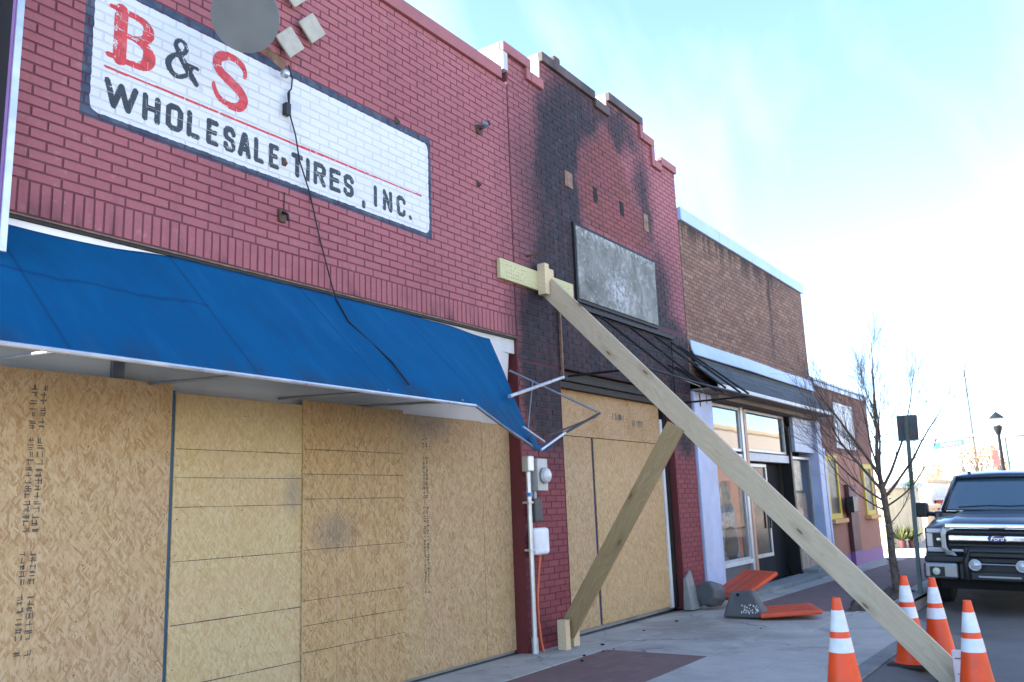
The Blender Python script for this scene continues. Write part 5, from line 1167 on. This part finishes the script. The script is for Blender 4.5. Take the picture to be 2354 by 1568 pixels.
# ------------------------------------------------------------------ bare street tree
def grow(mb, p, d, L, r, depth, spread, rg, upb=.12, tips=None):
    n = max(3, int(L / .13)); pts = [Vector(p)]; rs = [r]; d = Vector(d).normalized()
    r1 = r * (.62 if depth else .3)
    for i in range(n):
        d = (d + Vector((rg.uniform(-1, 1), rg.uniform(-1, 1), rg.uniform(-.6, .8))) * .11 + Vector((0, 0, upb * .35))).normalized()
        pts.append(pts[-1] + d * L / n); rs.append(r + (r1 - r) * (i + 1) / n)
    mb.tube(pts, rs, 6 if r > .012 else (4 if r > .005 else 3), cap=False)
    if tips is not None and depth <= 1: tips.append(pts[-1])
    if depth:
        kids = rg.choice((3, 4)) if depth > 1 else rg.choice((3, 4, 5))
        for k in range(kids):
            t = rg.uniform(.35, 1.0) if k else 1.0; i = min(n, int(t * n)); a = rg.uniform(0, 2 * math.pi)
            e = d.orthogonal().normalized(); e.rotate(Matrix.Rotation(a, 3, d))
            grow(mb, pts[i], d * math.cos(spread) + e * math.sin(spread) * rg.uniform(.7, 1.3), L * rg.uniform(.45, .72), max(.0018, rs[i] * rg.uniform(.42, .62)), depth - 1, spread, rg, upb, tips)
rg = random.Random(11)
TB = Vector((14.2, -2.08, zp(14.2)))
st = thing('street_tree', 'bare young street tree with upswept branches at the kerb before the terracotta building', 'tree', TB)
q = MB(); tpts = [(0, -.02, 0), (0, .0, .5), (.01, .0, 1.0), (0, .02, 1.45), (.01, .05, 1.75)]
q.tube(tpts, [.068, .055, .05, .046, .036], 10)
for i in range(40):
    z = rg.uniform(.2, 1.5); a = rg.uniform(0, 6.28); q.tube([(.05 * math.cos(a), .05 * math.sin(a), z), (.085 * math.cos(a), .085 * math.sin(a), z + rg.uniform(0, .04))], [.011, .004], 4)
local(q.build('trunk', 'tree_bark', None, smooth=True), st)
q = MB()
def shoot(p, d, L, r0, r1, bend, rg, nseg):
    pts = [Vector(p)]; rs = [r0]; d = Vector(d).normalized()
    for i in range(nseg):
        d = (d + Vector((rg.uniform(-1, 1), rg.uniform(-1, 1), rg.uniform(-.4, .6))) * .10 + Vector((0, 0, bend))).normalized()
        pts.append(pts[-1] + d * L / nseg); rs.append(r0 + (r1 - r0) * (i + 1) / nseg)
    q.tube(pts, rs, 7 if r0 > .012 else (5 if r0 > .006 else 3), cap=False); return pts, rs
def side(pts, rs, n, Lr, ang, level, rg):
    for k in range(n):
        t = rg.uniform(.22, 1.0) * (len(pts) - 1); i = min(int(t), len(pts) - 2); p = pts[i].lerp(pts[i + 1], t - i); d = (pts[i + 1] - pts[i]).normalized()
        e = d.orthogonal().normalized(); e.rotate(Matrix.Rotation(rg.uniform(0, 6.283), 3, d)); e = (e + Vector((0, 0, .35))).normalized(); an = rg.uniform(*ang)
        L = rg.uniform(*Lr) * (1.15 - .45 * t / len(pts)); a, b = shoot(p, d * math.cos(an) + e * math.sin(an), L, max(.0018, rs[i] * .42), .0013, .07, rg, 5 if level else 3)
        if level: side(a, b, rg.choice((4, 5, 6)), (.14, .42) if level == 1 else (.3, .6), (.3, .75), level - 1, rg)
for p, d, L, r in [((.01, .05, 1.72), (.05, -.06, 1), 2.05, .034), ((.01, .05, 1.72), (-.1, .38, 1), 1.95, .028), ((0, .02, 1.5), (.0, .85, .95), 1.9, .025), ((0, .02, 1.55), (.45, -.45, 1), 1.9, .026), ((0, .02, 1.6), (-.55, -.1, .95), 1.85, .024), ((0, .0, 1.42), (.1, -.95, .85), 1.85, .024),
                   ((0, .0, 1.34), (-.2, 1.05, .75), 1.6, .019), ((0, 0, 1.2), (.15, 1.0, .45), 1.35, .014), ((0, 0, 1.27), (-.1, -1.0, .55), 1.3, .015), ((0, .03, 1.6), (.55, .4, .9), 1.8, .020), ((0, 0, 1.0), (.1, -.9, .6), .7, .010)]:
    a_, b_r = shoot(p, d, L, r, .004, .035, rg, 14); side(a_, b_r, 11, (.35, .80), (.35, .8), 2 if r > .018 else 1, rg)
local(q.build('branches', 'tree_bark', None), st)
# ------------------------------------------------------------------ sign post
sp_ = thing('sign_post', 'steel post with the grey back of a rectangular sign beside the bare tree', 'sign post', (14.25, -2.40, zp(14.2)))
q = MB(); q.box(-.022, .022, -.028, .028, 0, 2.62); pst = local(q.build('post', 'sign_post', None), sp_); pst.rotation_euler = (math.radians(2.2), 0, 0)
q = MB(); q.box(.026, .032, -.155, .155, 2.24, 2.62); o = local(q.build('plate', 'sign_back', None, bevel=.004), sp_); o.rotation_euler = (math.radians(2.2), 0, math.radians(-12))
# ------------------------------------------------------------------ far corner of the street (sunlit)
def shop_block(name, lab, x0, x1, y0, y1, z1, m, roof, wins=(), zb=-.6):
    t = zero_parent(thing(name, lab, 'building'))
    q = MB(); q.box(x0, x1, y0, y1, zb, z1); q.build('wall', m, t)
    q = MB(); q.box(x0 - .15, x1 + .15, y0 - .15, y1 + .15, z1 + .003, z1 + .18); q.build('roof', roof, t, bevel=.02)
    for (ya, yb, za, zb_, mm) in wins:
        f = MB(); f.box(x0 - .05, x0 - .002, ya, yb, za, zb_); f = f.build('window', 'white_trim', t); g_ = MB(); g_.box(x0 - .06, x0 - .051, ya + .08, yb - .08, za + .08, zb_ - .08); g_.build('pane', mm, f)
    return t
shop_block('cream_building', 'sunlit cream low wall block beyond the terracotta building', 32, 38, 1.55, 9, 1.62, 'cream_wall', 'white_trim')
shop_block('white_building', 'pale far building with red signs across the side street', 54, 62, 3.9, 14, 2.0, 'white_wall', 'tan_wall', [(4.1, 5.2, .2, 1.6, 'teal_wall'), (5.6, 6.6, .2, 1.6, 'red_shop')])
shop_block('red_building', 'small far red fronted shop behind the truck mirror', 56, 60, 1.2, 3.8, 1.0, 'red_shop', 'white_trim', [(1.5, 2.4, .1, .8, 'teal_wall')])
shop_block('tan_building', 'far tan low wall behind the planters', 43, 46, 2.2, 6.5, .72, 'tan_wall', 'tan_wall')
shop_block('roadside_house', 'distant pale house roof among trees behind the truck', 92, 102, 2, 14, 2.4, 'tan_wall', 'shell')
# building across the street, seen only in the window reflections
ac = zero_parent(thing('opposite_building', 'long brick building across the street mirrored in the shop windows', 'building'))
q = MB(); q.box(2, 95, -26, -17.0, -.4, 6.3); q.build('wall', 'opposite_brick', ac)
q = MB(); q.box(1.9, 95.1, -26.1, -16.9, 6.303, 6.6); q.build('cornice', 'tan_wall', ac)
for i in range(20):
    a = 4 + i * 4.4; f = MB(); f.box(a, a + 2.6, -17.0, -16.94, .5, 2.9); w_ = f.build('window', 'white_trim', ac); g_ = MB(); g_.box(a + .12, a + 2.48, -16.938, -16.93, .62, 2.78); g_.build('pane', 'dark_glass', w_)
# planters
for i, (x, y) in enumerate(((32.2, 1.25), (32.4, .98))):
    t = thing('planter', 'small leafy planter on the sunlit corner, %s of the two' % ('left' if i == 0 else 'right'), 'planter', (x, y, -.42), 'planters on the corner')
    q = MB(); q.lathe([(.10, 0), (.13, .28), (.12, .30)], n=14); local(q.build('pot', 'maroon_post', None, smooth=True), t)
    q = MB()
    for k in range(90):
        a, e, l = rg.uniform(0, 6.28), rg.uniform(.5, 1.4), rg.uniform(.3, .62); d = Vector((math.cos(a) * math.cos(e), math.sin(a) * math.cos(e), math.sin(e))); s_ = d.orthogonal().normalized() * .03; b0 = Vector((0, 0, .28))
        q.add([b0, b0 + d * l * .6 + s_, b0 + d * l, b0 + d * l * .6 - s_], [(0, 1, 2, 3)])
    local(q.build('foliage', 'shrub_leaf', None), t)
# street lantern
ln = thing('street_lantern', 'black post top street lantern with pale glass and red banner behind the truck', 'street lamp', (38.9, -1.43, -.55))
q = MB(); q.lathe([(.20, 0), (.19, .25), (.11, .4), (.09, .9), (.075, 1.0), (.06, 4.1), (.09, 4.15), (.16, 4.32), (.17, 4.42), (.12, 4.46)], n=16); local(q.build('post', 'black_plastic', None, smooth=True), ln)
q = MB(); q.lathe([(.12, 4.46), (.20, 4.60), (.19, 4.74)], n=16); local(q.build('globe', 'lantern_glass', None, smooth=True), ln)
q = MB(); q.lathe([(.30, 4.74), (.28, 4.77), (.14, 4.90), (.06, 4.97), (.02, 5.0), (.01, 5.1)], n=16); local(q.build('cap', 'black_plastic', None, smooth=True), ln)
q = MB(); q.box(-.01, .01, .09, .30, 2.9, 3.5); local(q.build('banner', 'banner_red', None), ln); q = MB(); q.tube([(0, 0, 3.52), (0, .32, 3.52)], .012, 6); local(q.build('banner_arm', 'black_plastic', None), ln)
cl = thing('cobra_lamp', 'thin tall road lamp with a horizontal arm right of the black lantern', 'street lamp', (51.9, -.5, -.6))
q = MB(); q.tube([(0, 0, 0), (0, 0, 4.7)], [.10, .06], 8); local(q.build('post', 'sign_post', None, smooth=True), cl); q = MB(); q.tube([(0, 0, 4.62), (0, -.75, 4.74)], .035, 6); local(q.build('arm', 'sign_post', None), cl); q = MB(); q.box(-.12, .12, -1.1, -.55, 4.70, 4.80); local(q.build('head', 'sign_post', None, bevel=.03), cl)
ms = thing('radio_mast', 'distant thin mast rising above the far trees', 'mast', (101, 6.6, -.7))
q = MB(); q.tube([(0, 0, 0), (0, 0, 14.6)], [.16, .08], 6); local(q.build('pole', 'sign_post', None), ms); q = MB(); q.tube([(0, -.6, 10.6), (0, .6, 10.6)], .05, 6); local(q.build('crossarm', 'sign_post', None), ms)
hs = thing('hanging_sign', 'blue overhead sign with red underline hung across the side street', 'sign', (44.6, 1.1, 3.55))
q = MB(); q.box(-.02, .02, -.60, .70, -.10, .18); o = local(q.build('board', 'blue_sign', None), hs); o.rotation_euler = (math.radians(-5), 0, 0)
q = MB(); q.box(-.03, -.022, -.50, .45, -.10, -.045); o2 = local(q.build('underline', 'banner_red', None), o)
q = MB()
for k in range(7): q.box(-.03, -.022, -.46 + k * .13, -.38 + k * .13, .0, .12)
local(q.build('worn_lettering', 'panel_white_blue', None), o)
q = MB(); q.tube([(0.04, -6.0, .55), (0.04, 0, .24), (0.04, 9.0, .70)], .02, 6); local(q.build('span_wire', 'black_cable', None), hs)
gs = thing('street_name_sign', 'green street name sign on a thin pole beyond the sign post', 'sign', (35.1, 1.18, -.5))
q = MB(); q.tube([(0, 0, 0), (0, 0, 2.4)], .03, 8); local(q.build('pole', 'galvanised', None), gs); q = MB(); q.box(-.04, -.032, -.27, .30, 2.18, 2.36); o = local(q.build('plate', 'green_sign', None), gs); o.rotation_euler = (math.radians(-6), 0, 0)
# far trees
def far_tree(lab, loc, h, w, leaf, dens, seed, bark='far_bark'):
    r2 = random.Random(seed); t = thing('far_tree', lab, 'tree', loc, 'trees beyond the crossing'); q = MB(); tips = []
    q.tube([(0, 0, 0), (.05, .03, h * .3)], [h * .03, h * .022], 7)
    for k in range(6):
        a = k * 1.05 + r2.uniform(-.3, .3); grow(q, (0, 0, h * r2.uniform(.22, .32)), (math.cos(a) * w, math.sin(a) * w, 1.0), h * .30, h * .012, 3, .5, r2, .1, tips)
    local(q.build('trunk', bark, None), t)
    if dens:
        q = MB()
        for p in tips:
            for k in range(dens):
                c = p + Vector((r2.gauss(0, 1), r2.gauss(0, 1), r2.gauss(0, 1))) * h * .045; s_ = h * .012
                u = Vector((r2.uniform(-1, 1), r2.uniform(-1, 1), r2.uniform(-1, 1))).normalized() * s_; v = u.orthogonal().normalized() * s_ * .7; q.add([c - u, c - v, c + u, c + v], [(0, 1, 2, 3)])
        local(q.build('crown', leaf, None), t)
    return t
far_tree('far tree with sparse orange leaves behind the truck roof', (66, 3.0, -.7), 6.6, .5, 'autumn_leaf', 3, 3)
far_tree('far bare grey tree right of the orange leaved tree', (72, 1.6, -.7), 6.4, .45, 'leaf_tan', 1, 5)
far_tree('far rust tinged tree behind the lantern post', (64, .6, -.7), 4.2, .6, 'autumn_leaf', 3, 8)
far_tree('far brown leaved tree left of the hanging sign', (88, 9.0, -.7), 5.6, .8, 'leaf_tan', 5, 9)
far_tree('far pale brown tree near the green street sign', (84, 6.6, -.7), 4.8, .9, 'leaf_tan', 5, 12)
far_tree('far low tree at the right edge of the photo', (75, -1.6, -.7), 4.6, .9, 'leaf_tan', 4, 15)
far_tree('distant thin tree at the centre of the far skyline', (95, 4.3, -.7), 6.0, .6, 'leaf_tan', 2, 19)
